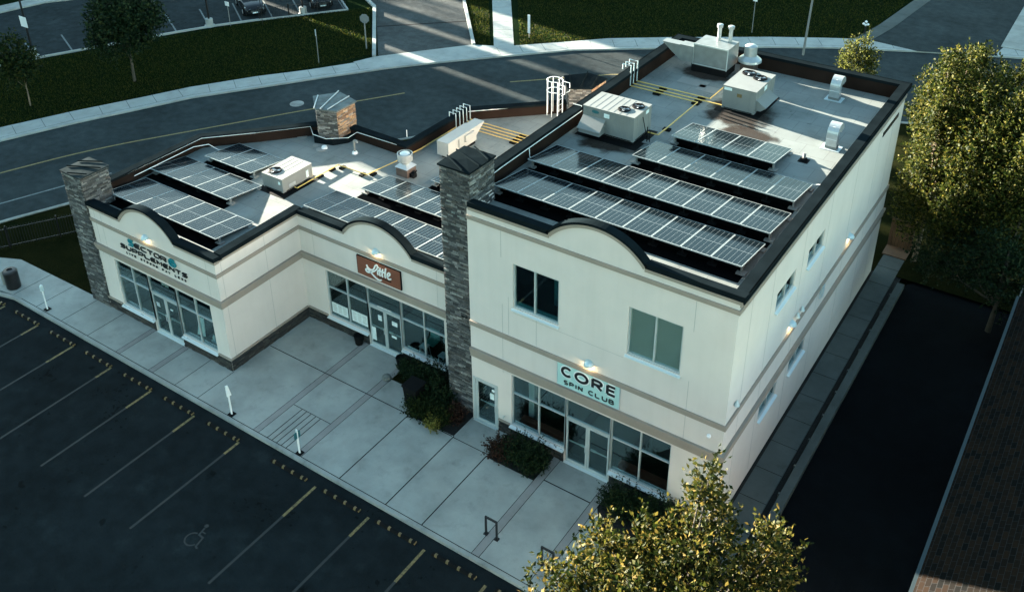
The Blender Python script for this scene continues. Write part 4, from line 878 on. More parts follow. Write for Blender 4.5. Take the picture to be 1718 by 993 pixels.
def rtu(name, label, x0, x1, y0, y1, zr, zb, zt, mat, fans, hood=None, ribs='y', labels=()):
    t = thing(name, label, 'rooftop unit', ((x0 + x1) / 2, (y0 + y1) / 2, zr), 'air handling units on the roofs')
    c = MB(); c.box(x0 + .08, x1 - .08, y0 + .08, y1 - .08, zr, zb); c.box(x0 - .25, x1 + .25, y0 - .25, y1 + .25, zr, zr + .012); c.build('base_curb', 'black', t)
    b = MB(); b.box(x0, x1, y0, y1, zb, zt - .03); b.box(x0 - .015, x1 + .015, y0 - .015, y1 + .015, zt - .03, zt); bo_ = b.build('cabinet', mat, t)
    r_ = MB()
    x = x0 + .12
    while x < x1 - .05: r_.box(x, x + .012, y0 - .006, y0, zb + .08, zt - .05); x += .13 if ribs == 'y' else .55
    y_ = y0 + .3
    while y_ < y1 - .1: r_.box(x1, x1 + .006, y_, y_ + .014, zb + .06, zt - .05); y_ += .5
    x = x0 + .25
    while x < x1 - .4 and ribs == 'y': r_.box(x, x + .01, y0 + .03, y0 + (y1 - y0) * .96, zt, zt + .006); x += .28
    r_.build('cabinet_seam', mat, bo_)
    q = MB(); q.box(x0 + .1, x1 - .1, y0 - .003, y0 + .02, zb + .01, zb + .05); q.box(x1 - .02, x1 + .003, y0 + .2, y1 - .2, zb + .01, zb + .05); q.build('lifting_slot', 'black', bo_)
    for f_ in fans: fan(t, f_[0], f_[1], zt, f_[2])
    for (a, b2, c2, d2, ax_, mt) in labels:
        q = MB()
        if ax_ == 'y': q.box(a, b2, y0 - .008, y0, c2, d2)
        else: q.box(x1, x1 + .008, a, b2, c2, d2)
        q.build('label_plate', mt, bo_)
    if hood:
        ax_, a, b2, z0, z1, out = hood; hm = MB()
        if ax_ == 'y':
            hm.hexa([(a, y0 - out, z0 + .02), (b2, y0 - out, z0 + .02), (b2, y0, z0 + .02 + .0), (a, y0, z0 + .02), (a, y0 - out * .9, z0 + (z1 - z0) * .38), (b2, y0 - out * .9, z0 + (z1 - z0) * .38), (b2, y0, z1), (a, y0, z1)])
            hm.hexa([(a - .04, y0 - out - .06, z0 + (z1 - z0) * .33), (b2 + .04, y0 - out - .06, z0 + (z1 - z0) * .33), (b2 + .04, y0, z1 + .01), (a - .04, y0, z1 + .01), (a - .04, y0 - out - .06, z0 + (z1 - z0) * .36), (b2 + .04, y0 - out - .06, z0 + (z1 - z0) * .36), (b2 + .04, y0, z1 + .03), (a - .04, y0, z1 + .03)])
        else:
            hm.hexa([(x1, a, z0), (x1 + out * .5, a, z0), (x1 + out * .5, b2, z0), (x1, b2, z0), (x1, a, z1), (x1 + out, a, z0 + (z1 - z0) * .4), (x1 + out, b2, z0 + (z1 - z0) * .4), (x1, b2, z1)])
        hm.build('hood', mat, t)
    return t
r1 = rtu('rooftop_unit', 'large grey ribbed rooftop unit with two fans beside the left parapet of tall roof', -10.42, -8.08, 8.25, 9.8, 9.25, 9.45, 10.55, 'unit', [(-8.8, 8.75, .25), (-8.45, 9.32, .25)], ('y', -10.38, -9.4, 9.5, 10.1, .45), 'y',
    [(-9.45, -9.2, 10.22, 10.4, 'y', 'paper'), (9.3, 9.55, 10.3, 10.45, 'x', 'paper')])
q = MB(); q.add([(a, 8.238, b) for a, b in [(-9.85 + .17 * math.cos(2 * PI * i / 20), 10.37 + .07 * math.sin(2 * PI * i / 20)) for i in range(20)]], [list(range(20))]); q.build('oval_badge', 'tealdark', r1)
rtu('rooftop_unit', 'grey rooftop unit with two fans and side hood in the middle of the tall roof', -6.55, -5.06, 13.62, 15.88, 9.25, 9.34, 10.4, 'unit', [(-6.1, 15.42, .3), (-5.5, 15.15, .3)], ('x', 13.75, 15.2, 9.5, 9.98, .45), 'x',
    [(-6.5, -6.15, 10.2, 10.33, 'y', 'paper'), (-5.9, -5.68, 9.98, 10.14, 'y', 'yellow'), (14.6, 14.9, 10.1, 10.3, 'x', 'paper')])
rtu('rooftop_unit', 'small light grey rooftop unit with one fan on the left low roof', -24.0, -22.72, 2.5, 4.4, 5.1, 5.22, 5.93, 'unitl', [(-23.62, 2.95, .3)], None, 'y', [(-22.98, -22.86, 5.6, 5.75, 'y', 'paper'), (2.9, 3.3, 5.35, 5.5, 'x', 'galv'), (4.0, 4.15, 5.35, 5.7, 'x', 'paper')])
# white long unit with a wedge intake at its far end
t = thing('rooftop_unit', 'long white rooftop unit with slanted far end behind the centre stone pillar', 'rooftop unit', (-18.8, 10.6, 5.1), 'air handling units on the roofs')
MB().box(-19.0, -18.5, 9.5, 11.6, 5.1, 5.3).build('base_curb', 'black', t)
b = MB(); b.box(-19.12, -18.42, 9.3, 11.6, 5.3, 6.05); b.hexa([(-19.05, 11.6, 5.5), (-18.45, 11.6, 5.5), (-18.45, 11.75, 5.6), (-19.05, 11.75, 5.6), (-19.05, 11.6, 6.04), (-18.45, 11.6, 6.04), (-18.45, 12.35, 6.04), (-19.05, 12.35, 6.04)]); bo_ = b.build('cabinet', 'unitw', t)
q = MB(); q.box(-18.42, -18.3, 10.6, 11.3, 5.6, 5.95); q.box(-18.42, -18.34, 10.1, 10.2, 5.5, 5.9); q.build('service_hatch', 'unitw', bo_)
# make-up air unit at the rear
t = thing('rooftop_unit', 'big shiny make up air unit with duct at the rear left of the tall roof', 'rooftop unit', (-8.6, 17.4, 9.25), 'air handling units on the roofs')
MB().box(-9.5, -7.75, 16.9, 18.0, 9.25, 9.65).build('base_curb', 'black', t)
b = MB(); b.box(-9.42, -7.72, 16.82, 18.15, 9.62, 10.66); b.box(-10.1, -9.42, 16.75, 17.3, 9.7, 10.5)
b.hexa([(-10.15, 16.8, 9.75), (-10.1, 16.8, 9.75), (-10.1, 17.3, 9.75), (-10.15, 17.3, 9.75), (-11.05, 16.8, 10.45), (-10.1, 16.8, 10.45), (-10.1, 17.3, 10.45), (-11.05, 17.3, 10.45)]); bo_ = b.build('cabinet', 'galvp', t) if 'galvp' in M else b.build('cabinet', 'galv', t)
q = MB(); q.box(-9.42, -7.72, 16.80, 16.82, 9.66, 9.68); q.box(-9.43, -9.40, 16.81, 16.83, 9.62, 10.66); q.box(-7.74, -7.70, 16.8, 16.83, 9.62, 10.66); q.box(-9.44, -7.7, 16.79, 16.82, 10.62, 10.68); q.box(-9.44, -7.7, 16.8, 16.84, 10.655, 10.68); q.build('cabinet_seam', 'alu', bo_)
for fx, fy in ((-8.62, 17.85), (-8.08, 17.9)):
    q = MB(); q.lathe((fx, fy, 10.66), [(.09, 0), (.09, .62), (.14, .64), (.15, .78), (.1, .8)], 16); q.build('flue', 'galv', t, smooth=True)
# vents
t = thing('exhaust_fan', 'shiny mushroom exhaust fan by the rear parapet beside the make up air unit', 'exhaust fan', (-7.1, 18.1, 9.25))
MB().box(-7.42, -6.78, 17.78, 18.42, 9.25, 9.8).build('base_curb', 'brownbox', t)
q = MB(); q.lathe((-7.1, 18.1, 9.8), [(.46, 0), (.56, .06), (.54, .16), (.36, .3), (.30, .34), (.29, .8), (.2, .86)], 24); q.build('fan_housing', 'galv', t, smooth=True)
t = thing('exhaust_fan', 'round double ring exhaust fan on brown curb in the middle of the low roof', 'exhaust fan', (-19.35, 7.15, 5.1))
MB().box(-19.68, -19.0, 6.85, 7.5, 5.1, 5.55).build('base_curb', 'brownbox', t)
q = MB(); q.hexa([(-19.72, 6.8, 5.55), (-18.96, 6.8, 5.55), (-18.96, 7.54, 5.55), (-19.72, 7.54, 5.55), (-19.55, 6.98, 5.72), (-19.15, 6.98, 5.72), (-19.15, 7.36, 5.72), (-19.55, 7.36, 5.72)]); q.lathe((-19.35, 7.17, 5.7), [(.2, 0), (.26, .1), (.36, .16), (.37, .52), (.34, .53), (.33, .2)], 28); q.build('fan_housing', 'galv', t, smooth=True)
q = MB(); q.lathe((-19.35, 7.17, 6.0), [(.24, 0), (.24, .2), (.18, .25), (.03, .27)], 20); q.build('motor_cover', 'galvl', t, smooth=True)
q = MB(); q.box(-18.98, -18.75, 7.0, 7.25, 5.1, 5.3); q.tube([(-18.9, 7.4, 5.3), (-18.7, 7.1, 5.45), (-18.75, 6.9, 5.2)], .05, 6); q.build('junction_box', 'black', t)
def hoodvent(label, x, y0, zr):
    t = thing('curved_roof_vent', label, 'roof vent', (x, y0, zr), 'curved galvanised roof vents')
    MB().box(x - .38, x + .38, y0 - .1, y0 + .5, zr, zr + .02).build('flashing_plate', 'galvl', t)
    MB().box(x - .24, x + .24, y0 + .02, y0 + .34, zr, zr + .16).build('base_curb', 'unit', t)
    b = MB(); n = 14; Rr = .42; zc = zr + .62; pts = [(y0, zr + .14), (y0, zc)]; ins = [(y0 + .32, zr + .14), (y0 + .32, zc)]
    for i in range(1, n + 1):
        a = PI - PI * .95 * i / n; pts.append((y0 + Rr + Rr * math.cos(a), zc + Rr * math.sin(a))); ins.append((y0 + Rr + (Rr - .32) * math.cos(a), zc + (Rr - .32) * math.sin(a)))
    for i in range(len(pts) - 1):
        a, b2, c, d2 = pts[i], pts[i + 1], ins[i + 1], ins[i]
        for xx, s in ((x - .22, 1), (x + .22, -1)): b.quad((xx, *a), (xx, *b2), (xx, *c), (xx, *d2))
        b.quad((x - .22, *a), (x + .22, *a), (x + .22, *b2), (x - .22, *b2)); b.quad((x - .22, *d2), (x + .22, *d2), (x + .22, *c), (x - .22, *c))
    b.build('duct', 'galv', t, smooth=True)
    e = MB(); a, d2 = pts[-1], ins[-1]; e.quad((x - .21, a[0], a[1] + .02), (x + .21, a[0], a[1] + .02), (x + .21, d2[0], d2[1] + .02), (x - .21, d2[0], d2[1] + .02)); e.build('mesh_screen', 'black', t)
    s = MB(); s.box(x - .05, x + .05, y0 + .12, y0 + .14, zc + .33, zc + .335); s.tube([(x - .215, y0 - .004, zr + .45), (x + .215, y0 - .004, zr + .45)], .008, 4); s.build('strap', 'white', t)
hoodvent('curved galvanised vent hood nearer the rear parapet of the tall roof', -2.75, 17.15, ZT_)
hoodvent('curved galvanised vent hood nearer the solar panels on the tall roof', -1.35, 12.4, ZT_)
def pipevent(label, x, y_, zr, h, goose=False):
    t = thing('vent_pipe', label, 'vent pipe', (x, y_, zr), 'plumbing vent pipes'); MB().box(x - .2, x + .2, y_ - .2, y_ + .2, zr, zr + .012).build('flashing_plate', 'unit' if goose else 'black', t)
    q = MB(); q.lathe((x, y_, zr), [(.15, 0), (.13, .1), (.09, .14)], 14); q.build('boot', 'white' if goose else 'black', t, smooth=True)
    q = MB()
    if goose: q.tube([(x, y_, zr + .1), (x, y_, zr + h - .1)] + [(x + .1 - .1 * math.cos(a), y_, zr + h - .1 + .1 * math.sin(a)) for a in (.6, 1.2, 1.9, 2.6, 3.2)], .055, 10)
    else: q.tube([(x, y_, zr + .1), (x, y_, zr + h)], .06, 12)
    q.build('pipe', 'unitl', t, smooth=True)
pipevent('gooseneck vent pipe with white boot near the small stone pillar', -22.8, 7.4, ZL_, .75, True)
pipevent('short straight vent pipe in a black boot beside the solar panels', -1.9, 10.9, ZT_, .35)
t = thing('roof_drain', 'pair of pale round drain lids on the low roof below the small stone pillar', 'roof drain', (-24.6, 7.05, ZL_))
for a, b2, r_ in ((-25.0, 7.0, .2), (-24.5, 6.8, .26), (-26.3, 7.3, .26)): q = MB(); q.lathe((a, b2, ZL_), [(r_, 0), (r_, .02), (r_ * .9, .03)], 18); q.build('lid', 'unitl', t)
q = MB(); q.lathe((-24.45, 6.98, ZL_), [(.16, 0), (.13, .12), (.1, .14)], 16); q.build('boot', 'white', t)
def stain_shade_mat():  # brown patches: ponding halos, with roof tone in partial light painted in
    m, nt, p = newmat('ponding_stain_and_shade'); p.inputs['Base Color'].default_value = (.030, .022, .017, 1); p.inputs['Roughness'].default_value = .8; p.inputs['Specular IOR Level'].default_value = .1
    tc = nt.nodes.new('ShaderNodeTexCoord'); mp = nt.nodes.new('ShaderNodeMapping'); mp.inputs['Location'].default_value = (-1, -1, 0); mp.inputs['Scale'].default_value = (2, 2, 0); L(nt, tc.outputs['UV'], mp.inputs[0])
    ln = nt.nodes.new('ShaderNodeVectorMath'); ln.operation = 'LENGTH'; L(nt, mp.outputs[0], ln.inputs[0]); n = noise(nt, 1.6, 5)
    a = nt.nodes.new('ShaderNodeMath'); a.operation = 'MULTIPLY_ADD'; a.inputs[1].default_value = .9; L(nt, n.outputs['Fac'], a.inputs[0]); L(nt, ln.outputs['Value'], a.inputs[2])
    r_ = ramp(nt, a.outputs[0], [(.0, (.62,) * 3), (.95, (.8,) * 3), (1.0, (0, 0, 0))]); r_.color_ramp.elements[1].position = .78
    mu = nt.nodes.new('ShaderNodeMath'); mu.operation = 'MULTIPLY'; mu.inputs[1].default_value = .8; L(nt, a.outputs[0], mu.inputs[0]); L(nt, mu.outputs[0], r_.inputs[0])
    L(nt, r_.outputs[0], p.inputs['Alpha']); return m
M['stain'] = stain_shade_mat()
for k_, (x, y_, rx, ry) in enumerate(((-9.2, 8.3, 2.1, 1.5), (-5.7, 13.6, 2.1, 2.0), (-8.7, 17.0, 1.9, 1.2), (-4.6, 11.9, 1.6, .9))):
    q = MB(); q.quad((x - rx, y_ - ry, ZT_ + .004 + .002 * k_), (x + rx, y_ - ry, ZT_ + .004 + .002 * k_), (x + rx, y_ + ry, ZT_ + .004 + .002 * k_), (x - rx, y_ + ry, ZT_ + .004 + .002 * k_), uv=True); q.build('roof_stain_and_shade', 'stain', tall)
def stool(label, x, y_):
    t = thing('stool', label, 'stool', (x, y_, .02), 'stools behind the shop window'); q = MB(); q.box(x - .17, x + .17, y_ - .17, y_ + .17, .72, .76); q.build('seat', 'galvl', t)
    for a in (-1, 1):
        for b in (-1, 1): q = MB(); q.tube([(x + a * .2, y_ + b * .2, .02), (x + a * .13, y_ + b * .13, .72)], .018, 5); q.build('leg', 'galvl', t)
stool('pale metal stool behind the Little window, nearer the doors', -14.2, 1.75); stool('pale metal stool behind the Little window, nearer the stone pillar', -13.15, 1.7)
t = thing('round_table', 'round table inside the Little shop window by the stone pillar', 'table', (-13.2, 2.5, .02)); q = MB(); q.lathe((-13.2, 2.5, 1.02), [(.45, 0), (.45, .03)], 24); q.build('tabletop', 'galvl', t); q = MB(); q.lathe((-13.2, 2.5, .02), [(.25, 0), (.04, .04), (.04, 1.0)], 12); q.build('pedestal', 'galvl', t)
q = MB(); q.box(-14.6, -14.1, 2.2, 2.7, .4, .46); q.box(-14.6, -14.1, 2.66, 2.7, .46, .95); tag(q.build('chair_shell', 'teal'), 'teal chair deeper inside the Little shop', 'chair')
t = thing('display_stand', 'white display board leaning inside the right SECTOR 6 window', 'display', (-22.9, ly + .5, .02)); q = MB(); q.hexa([(-23.1, ly + .35, .65), (-22.65, ly + .4, .65), (-22.65, ly + .43, .65), (-23.1, ly + .38, .65), (-23.0, ly + .5, 1.5), (-22.75, ly + .53, 1.5), (-22.75, ly + .56, 1.5), (-23.0, ly + .53, 1.5)]); q.build('board', 'paper', t)
t = thing('goods_shelf', 'shelf of pale tubs inside the right SECTOR 6 window', 'shelf', (-21.9, ly + .6, .02)); MB().box(-22.3, -21.5, ly + .4, ly + .8, .55, .62).build('shelf_board', 'galvl', t)
for i in range(6): q = MB(); q.lathe((-22.2 + .13 * i, ly + .5 + .12 * (i % 2), .62), [(.055, 0), (.055, .18 + .05 * (i % 3)), (.03, .24 + .05 * (i % 3))], 10); q.build('tub', 'paper', t)
# pale walkway pads and patches lying on the roof
for lb, pts, z in (('two pale walkway pads on the tall roof before the make up air unit', [(-9.5, 15.3, -8.1, 16.0), (-8.4, 14.95, -7.2, 15.6)], ZT_),):
    t = thing('walkway_pad', lb, 'roof pad', (pts[0][0], pts[0][1], z))
    for a, b1, c, d2 in pts: MB().box(a, c, b1, d2, z, z + .01).build('pad', 'unitl', t)
# gas pipes
def blocks(t, pts, z, along='x'):
    for a, b in pts:
        q = MB(); q.box(a - .16, a + .16, b - .1, b + .1, z, z + .09) if along == 'x' else q.box(a - .1, a + .1, b - .16, b + .16, z, z + .09); q.build('support_block', 'black', t)
def gas(label, path, riser, z, blks, al='x', grp='yellow gas pipes on the roofs'):
    t = thing('gas_pipe', label, 'gas pipe', (path[0][0], path[0][1], z), grp)
    q = MB(); q.tube([(a, b, z + .12) for a, b in path], .028, 7); q.build('pipe', 'yellowpipe', t)
    if riser:
        x, y_, zt = riser; q = MB(); q.tube([(x, y_, z + .12), (x, y_, zt), (x - .42, y_, zt), (x - .42, y_, zt - .25)], .03, 7); q.build('riser', 'galvl', t)
    blocks(t, blks, z, al)
for i, (yy, xe, path) in enumerate(((13.45, -7.6, [(-10.95, 13.45), (-7.6, 13.45), (-7.6, 10.3), (-7.62, 9.6), (-8.1, 9.6)]), (13.75, -6.6, [(-10.95, 13.75), (-6.85, 13.75), (-6.6, 13.75)]), (14.1, -7.2, [(-10.95, 14.1), (-7.3, 14.1), (-7.3, 17.3), (-7.35, 17.6)]))):
    gas(('nearest', 'middle', 'farthest')[i] + ' of three parallel yellow gas pipes crossing the tall roof', path, (-10.95, yy, 10.35), ZT_, [(-9.6, yy), (-7.7, yy)] + ([(-7.6, 10.4)] if i == 0 else []))
LY = (12.3, 12.6, 12.9, 13.2, 13.5)
gas('long zigzag yellow gas pipe on the low roof reaching the small unit', [(-20.25, 12.3), (-20.25, 9.4), (-20.45, 7.6), (-20.72, 5.93), (-22.53, 5.91), (-22.55, 3.2), (-22.7, 3.2)], (-20.22, 12.3, 6.0), ZL_, [(-20.6, 6.25), (-20.98, 5.92), (-22.25, 5.92), (-22.54, 5.5), (-22.55, 4.7)], 'y')
for i, yy in enumerate(LY[1:]):
    gas(('first', 'second', 'third', 'fourth')[i] + ' from the front of four parallel yellow pipes behind the white unit', [(-20.2, yy), (-11.35, yy + .05)], (-20.2, yy, 6.0), ZL_, [(-16.9, yy), (-13.5, yy)])
# conduit runs along the parapets
def conduit(label, pts, r=.018, grp='white conduits along the parapets', mt='white'):
    q = MB(); q.tube(pts, r, 6); tag(q.build('conduit', mt), label, 'conduit', grp)
conduit('thin white conduit along the left parapet of the tall roof', [(-10.93, 2.2, 9.3), (-10.93, 2.2, 9.8), (-10.93, 3.0, 9.84), (-10.93, 9.0, 9.84), (-11.0, 9.1, 10.02), (-11.4, 9.1, 10.02)])
conduit('second white conduit lower on the left parapet beside the solar rows', [(-10.9, 4.9, 9.84), (-10.85, 4.85, 9.5), (-10.6, 5.0, 9.4)])
conduit('thin white conduit along the left parapet of the low roof', [(-29.52, -1.9, 5.66), (-29.55, 3.65, 5.66), (-27.8, 5.5, 5.66), (-25.95, 7.6, 5.66), (-25.5, 7.3, 5.46), (-24.6, 7.3, 5.46), (-23.75, 8.0, 5.46), (-23.6, 8.5, 5.6), (-20.95, 8.45, 5.66)])
conduit('white conduit lower inside the left parapet of the low roof', [(-29.35, -.5, 5.5), (-29.4, 3.0, 5.5), (-29.0, 3.6, 5.5), (-28.7, 3.9, 5.15), (-28.2, 4.1, 5.15), (-27.6, 4.2, 5.15)])
conduit('pale conduit along the angled rear parapet of the low roof', [(-20.35, 9.2, 5.66), (-20.32, 13.4, 5.66), (-16.6, 17.05, 5.66), (-15.4, 17.8, 5.66)])
conduit('thin pale conduit along the right parapet of the tall roof', [(-.42, .8, 9.9), (-.42, 8.9, 9.9), (-.5, 9.0, 9.5), (-1.0, 9.0, 9.35)], .012)
t = thing('equipment_stand', 'thin black stand with cables at the right end of the large rooftop unit', 'equipment stand', (-7.75, 8.95, ZT_))
q = MB(); q.box(-7.95, -7.6, 8.8, 9.1, ZT_, ZT_ + .03); q.build('base', 'unit', t); q = MB(); q.tube([(-7.8, 8.95, ZT_), (-7.8, 8.95, 9.95)], .02, 6); q.tube([(-7.68, 8.95, ZT_), (-7.68, 8.95, 9.8)], .015, 6); q.tube([(-8.06, 9.0, 10.3), (-7.9, 8.95, 9.8), (-7.8, 8.95, 9.4)], .015, 6); q.build('post', 'black', t)
q = MB(); q.box(-7.06, -6.98, 8.0, 8.1, 9.3, 9.5)
# caged ladder
t = thing('caged_ladder', 'white steel ladder with round safety cage standing beside the rear stone pillar', 'ladder', (-16.9, 16.3, 5.1))
cxl, cyl, rl = -16.75, 16.25, .38
q = MB()
for s in (-1, 1): q.tube([(cxl + .38, cyl + .25 * s, 5.1), (cxl + .38, cyl + .25 * s, 7.3)] , .03, 7)
q.build('stringer', 'white', t)
q = MB()
for i in range(8): q.tube([(cxl + .38, cyl - .25, 5.35 + .3 * i), (cxl + .38, cyl + .25, 5.35 + .3 * i)], .009, 5)
q.build('rung', 'white', t)
q = MB()
for z in (6.7, 7.3): q.tube([(cxl + .38, cyl - .25, z)] + [(cxl + rl * math.cos(a), cyl + rl * math.sin(a), z) for a in [R(-50 - 26 * k_) for k_ in range(11)]] + [(cxl + .38, cyl + .25, z)], .022, 6)
for k_ in range(1, 10, 2): a = R(-50 - 26 * k_); q.tube([(cxl + rl * math.cos(a), cyl + rl * math.sin(a), 5.3), (cxl + rl * math.cos(a), cyl + rl * math.sin(a), 7.3)], .02, 6)
q.build('cage', 'white', t)
q = MB()
for s in (-1, 1): q.tube([(cxl + .38, cyl + .25 * s, 7.2), (cxl + .8, cyl + .25 * s, 7.2), (cxl + .8, cyl + .25 * s, 6.75), (cxl + .6, cyl + .25 * s, 6.6)], .024, 6)
q.build('grab_rail', 'white', t)
q = MB(); q.tube([(-21.0, 9.3, 5.72), (-21.0, 9.3, 6.1)], .02, 6); tag(q.build('antenna_stub', 'white'), 'short white stub standing on the low rear parapet corner', 'pipe')

# =================================================================== street furniture
ORD = ['first', 'second', 'third', 'fourth', 'fifth', 'sixth', 'seventh', 'eighth', 'ninth', 'tenth', 'eleventh', 'twelfth']
WS = [-35.2, -32.47, -29.74, -27.13, -24.47, -21.83, -19.17, -15.5, -12.85, -10.28, -7.72, -5.1]
ws = thing('wheel_stop', '', 'wheel stop', (WS[0], -6.03, -.13), 'wheel stops along the kerb')
x = WS[0]; q = MB(); q.hexa([(x, -6.11, -.13), (x + 1.83, -6.11, -.13), (x + 1.83, -5.95, -.13), (x, -5.95, -.13), (x + .03, -6.07, -.03), (x + 1.8, -6.07, -.03), (x + 1.8, -5.99, -.03), (x + .03, -5.99, -.03)]); q.build('body', 'black', ws)
for i in range(4):
    q = MB(); a = x + .14 + i * .48
    q.hexa([(a, -6.109, -.11), (a + .10, -6.109, -.11), (a + .10, -6.0, -.11), (a, -6.0, -.11), (a, -6.078, -.026), (a + .10, -6.078, -.026), (a + .10, -5.995, -.026), (a, -5.995, -.026)])
    q.build('reflective_patch', 'yellow', ws)
q = MB(); q.box(x + 1.8, x + 1.834, -6.1, -5.96, -.12, -.06); q.build('end_reflector', 'yellow', ws)
for i, x in enumerate(WS):
    o = ws if i == 0 else copy_tree(ws); o.location.x = x; o['label'] = 'black rubber wheel stop with yellow patches, %s from the left in the kerb row' % ORD[i]
def kerb_post(label, x, y_, h, panel=None, dx=0):
    t = thing('parking_sign', label, 'sign', (x, y_, 0), 'thin sign posts along the kerb')
    MB().box(x - .13, x + .13, y_ - .13, y_ + .13, 0, .03).build('base_plate', 'black', t)
    q = MB(); q.box(x - .035, x + .035, y_ - .02, y_ + .02, .03, h); q.build('post', 'white', t)
    if panel:
        q = MB()
        if panel == 'teal': q.box(x - .012, x + .012, y_ - .15, y_ + .15, h - .42, h - .12); q.build('sign_panel', 'tealdark', t)
        elif panel == 'edge': q.hexa([(x - .04, y_ - .06, h - .5), (x + .01, y_ - .06, h - .5), (x + .04, y_ + .12, h - .5), (x - .01, y_ + .12, h - .5), (x - .04, y_ - .06, h + .05), (x + .01, y_ - .06, h + .05), (x + .04, y_ + .02, h + .05), (x - .01, y_ + .02, h + .05)]); q.build('sign_panel', 'white', t)
        else: q.box(x - .05, x + .05, y_ - .06, y_ + .06, h - .35, h - .05); q.build('sign_panel', 'paper', t)
    return t
kerb_post('white kerb sign post on black base near the litter bin', -31.16, -5.18, 1.4, 'small')
kerb_post('white kerb sign post seen edge on at the SECTOR 6 building corner', -18.57, -5.23, 1.45, 'edge')
kerb_post('white kerb post carrying a small dark teal sign beside the grooved ramp', -14.76, -5.25, 1.2, 'teal')
t = thing('litter_bin', 'dark cylindrical litter bin on the pavement at the left edge', 'litter bin', (-34.15, -5.0, 0))
q = MB(); q.lathe((-34.15, -5.0, 0), [(.30, 0), (.33, .05), (.33, .85), (.30, .87)], 24); q.build('body', 'blackm', t, smooth=True)
q = MB(); q.lathe((-34.15, -5.0, .87), [(.34, 0), (.34, .05), (.28, .12), (.13, .14), (.12, .08)], 24); q.build('lid', 'blackm', t, smooth=True)
q = MB(); q.tube([(-34.5, -5.05, .75), (-34.62, -5.1, .78), (-34.72, -5.1, .7)], .03, 6); q.lathe((-34.75, -5.1, .0), [(.1, 0), (.1, .6), (.05, .72)], 12); q.build('ash_tube', 'unitl', t)
for i, x in enumerate((-6.61, -4.32)):
    t = thing('bike_rack', ('black hoop bike rack farther from the tree', 'black hoop bike rack nearer the leafy tree')[i], 'bike rack', (x + .22, -4.4, 0), 'black hoop bike racks on the pavement')
    q = MB(); q.box(x - .03, x + .03, -4.43, -4.37, .02, .85); q.box(x + .42, x + .48, -4.43, -4.37, .02, .85); q.box(x + .03, x + .42, -4.43, -4.37, .79, .85); q.build('hoop', 'blackm', t)
    for a in (x, x + .45): MB().box(a - .08, a + .08, -4.48, -4.32, 0, .02).build('foot_plate', 'blackm', t)
def planter(label, x, y_):
    t = thing('planter', label, 'planter', (x, y_, 0), 'dark planters flanking the shop doors')
    q = MB(); q.lathe((x, y_, 0), [(.17, 0), (.22, .42), (.24, .44), (.24, .48), (.19, .48), (.19, .4)], 8); q.build('pot', 'black', t)
planter('dark octagonal planter left of the Little shop doors', -17.3, .98); planter('dark octagonal planter right of the Little shop doors', -14.78, .85)
q = MB(); q.lathe((-14.75, -.15, 0), [(.16, 0), (.21, .1), (.17, .22), (.07, .28)], 9); ro = tag(q.build('rock', 'rock'), 'single grey rock on the paver band beside the shrubs', 'rock'); ro.scale = (1, 1, .8)
t = thing('waste_bin', 'tall dark waste bin half hidden among the shrubs by the stone pillar', 'bin', (-12.85, -.55, 0))
q = MB(); q.hexa([(-13.15, -.85, 0), (-12.6, -.85, 0), (-12.6, -.3, 0), (-13.15, -.3, 0), (-13.2, -.92, .9), (-12.52, -.92, .9), (-12.52, -.25, .9), (-13.2, -.25, .9)]); q.build('body', 'black', t)
q = MB(); q.box(-13.23, -12.5, -.95, -.22, .9, .98); q.build('lid', 'black', t)
# far signs and posts
t = thing('stop_sign', 'grey back of an octagonal stop sign on a post at the driveway', 'sign', (-40.56, 27.77, .07))
MB().box(-40.6, -40.52, 27.74, 27.8, .07, 2.3).build('post', 'unitl', t)
q = MB(); dirn = Vector((.95, -.3)); cxs, cys = -40.6, 27.83
pts = [(cxs + .38 * math.cos(R(22.5 + 45 * i)) * .93, cys + .38 * math.cos(R(22.5 + 45 * i)) * .37, 2.45 + .38 * math.sin(R(22.5 + 45 * i))) for i in range(8)]
bk = [(a - .008, b + .02, c) for a, b, c in pts]; q.add(pts + bk, [list(range(8))[::-1], list(range(8, 16))] + [(i, (i + 1) % 8, 8 + (i + 1) % 8, 8 + i) for i in range(8)]); q.build('sign_panel', 'unit', t)
def slimpost(nm, label, x, y_, h, panel, base=.07):
    t = thing(nm, label, 'sign', (x, y_, base)); q = MB(); q.tube([(x, y_, base), (x, y_, h)], .03, 6); q.build('post', 'unitl', t)
    if panel:
        w2, h2, mt = panel; q = MB(); q.box(x - w2 / 2, x + w2 / 2, y_ - .05, y_ - .03, h - h2, h); q.build('sign_panel', mt, t)
slimpost('street_sign', 'slim post on the lawn left of the stop sign', -41.6, 23.7, 2.7, (.06, .5, 'galvl'))
slimpost('street_sign', 'white narrow board on a post in the sunlit grass beside the footpath', -31.48, 36.5, 1.95, (.22, 1.5, 'white'))
slimpost('street_sign', 'small white sign on a thin post on the dark lawn behind the tall roof', -17.38, 46.95, 3.2, (.35, .55, 'white'))
slimpost('street_sign', 'thin post with two small white plates at the car park kerb', -53.1, 25.5, 2.15, (.45, .35, 'white'))
q = MB(); q.tube([(-51.2, 27.2, .07), (-51.2, 27.2, 3.2)], .025, 6); tag(q.build('slim_pole', 'blackm'), 'very thin dark pole in front of the black car', 'pole')
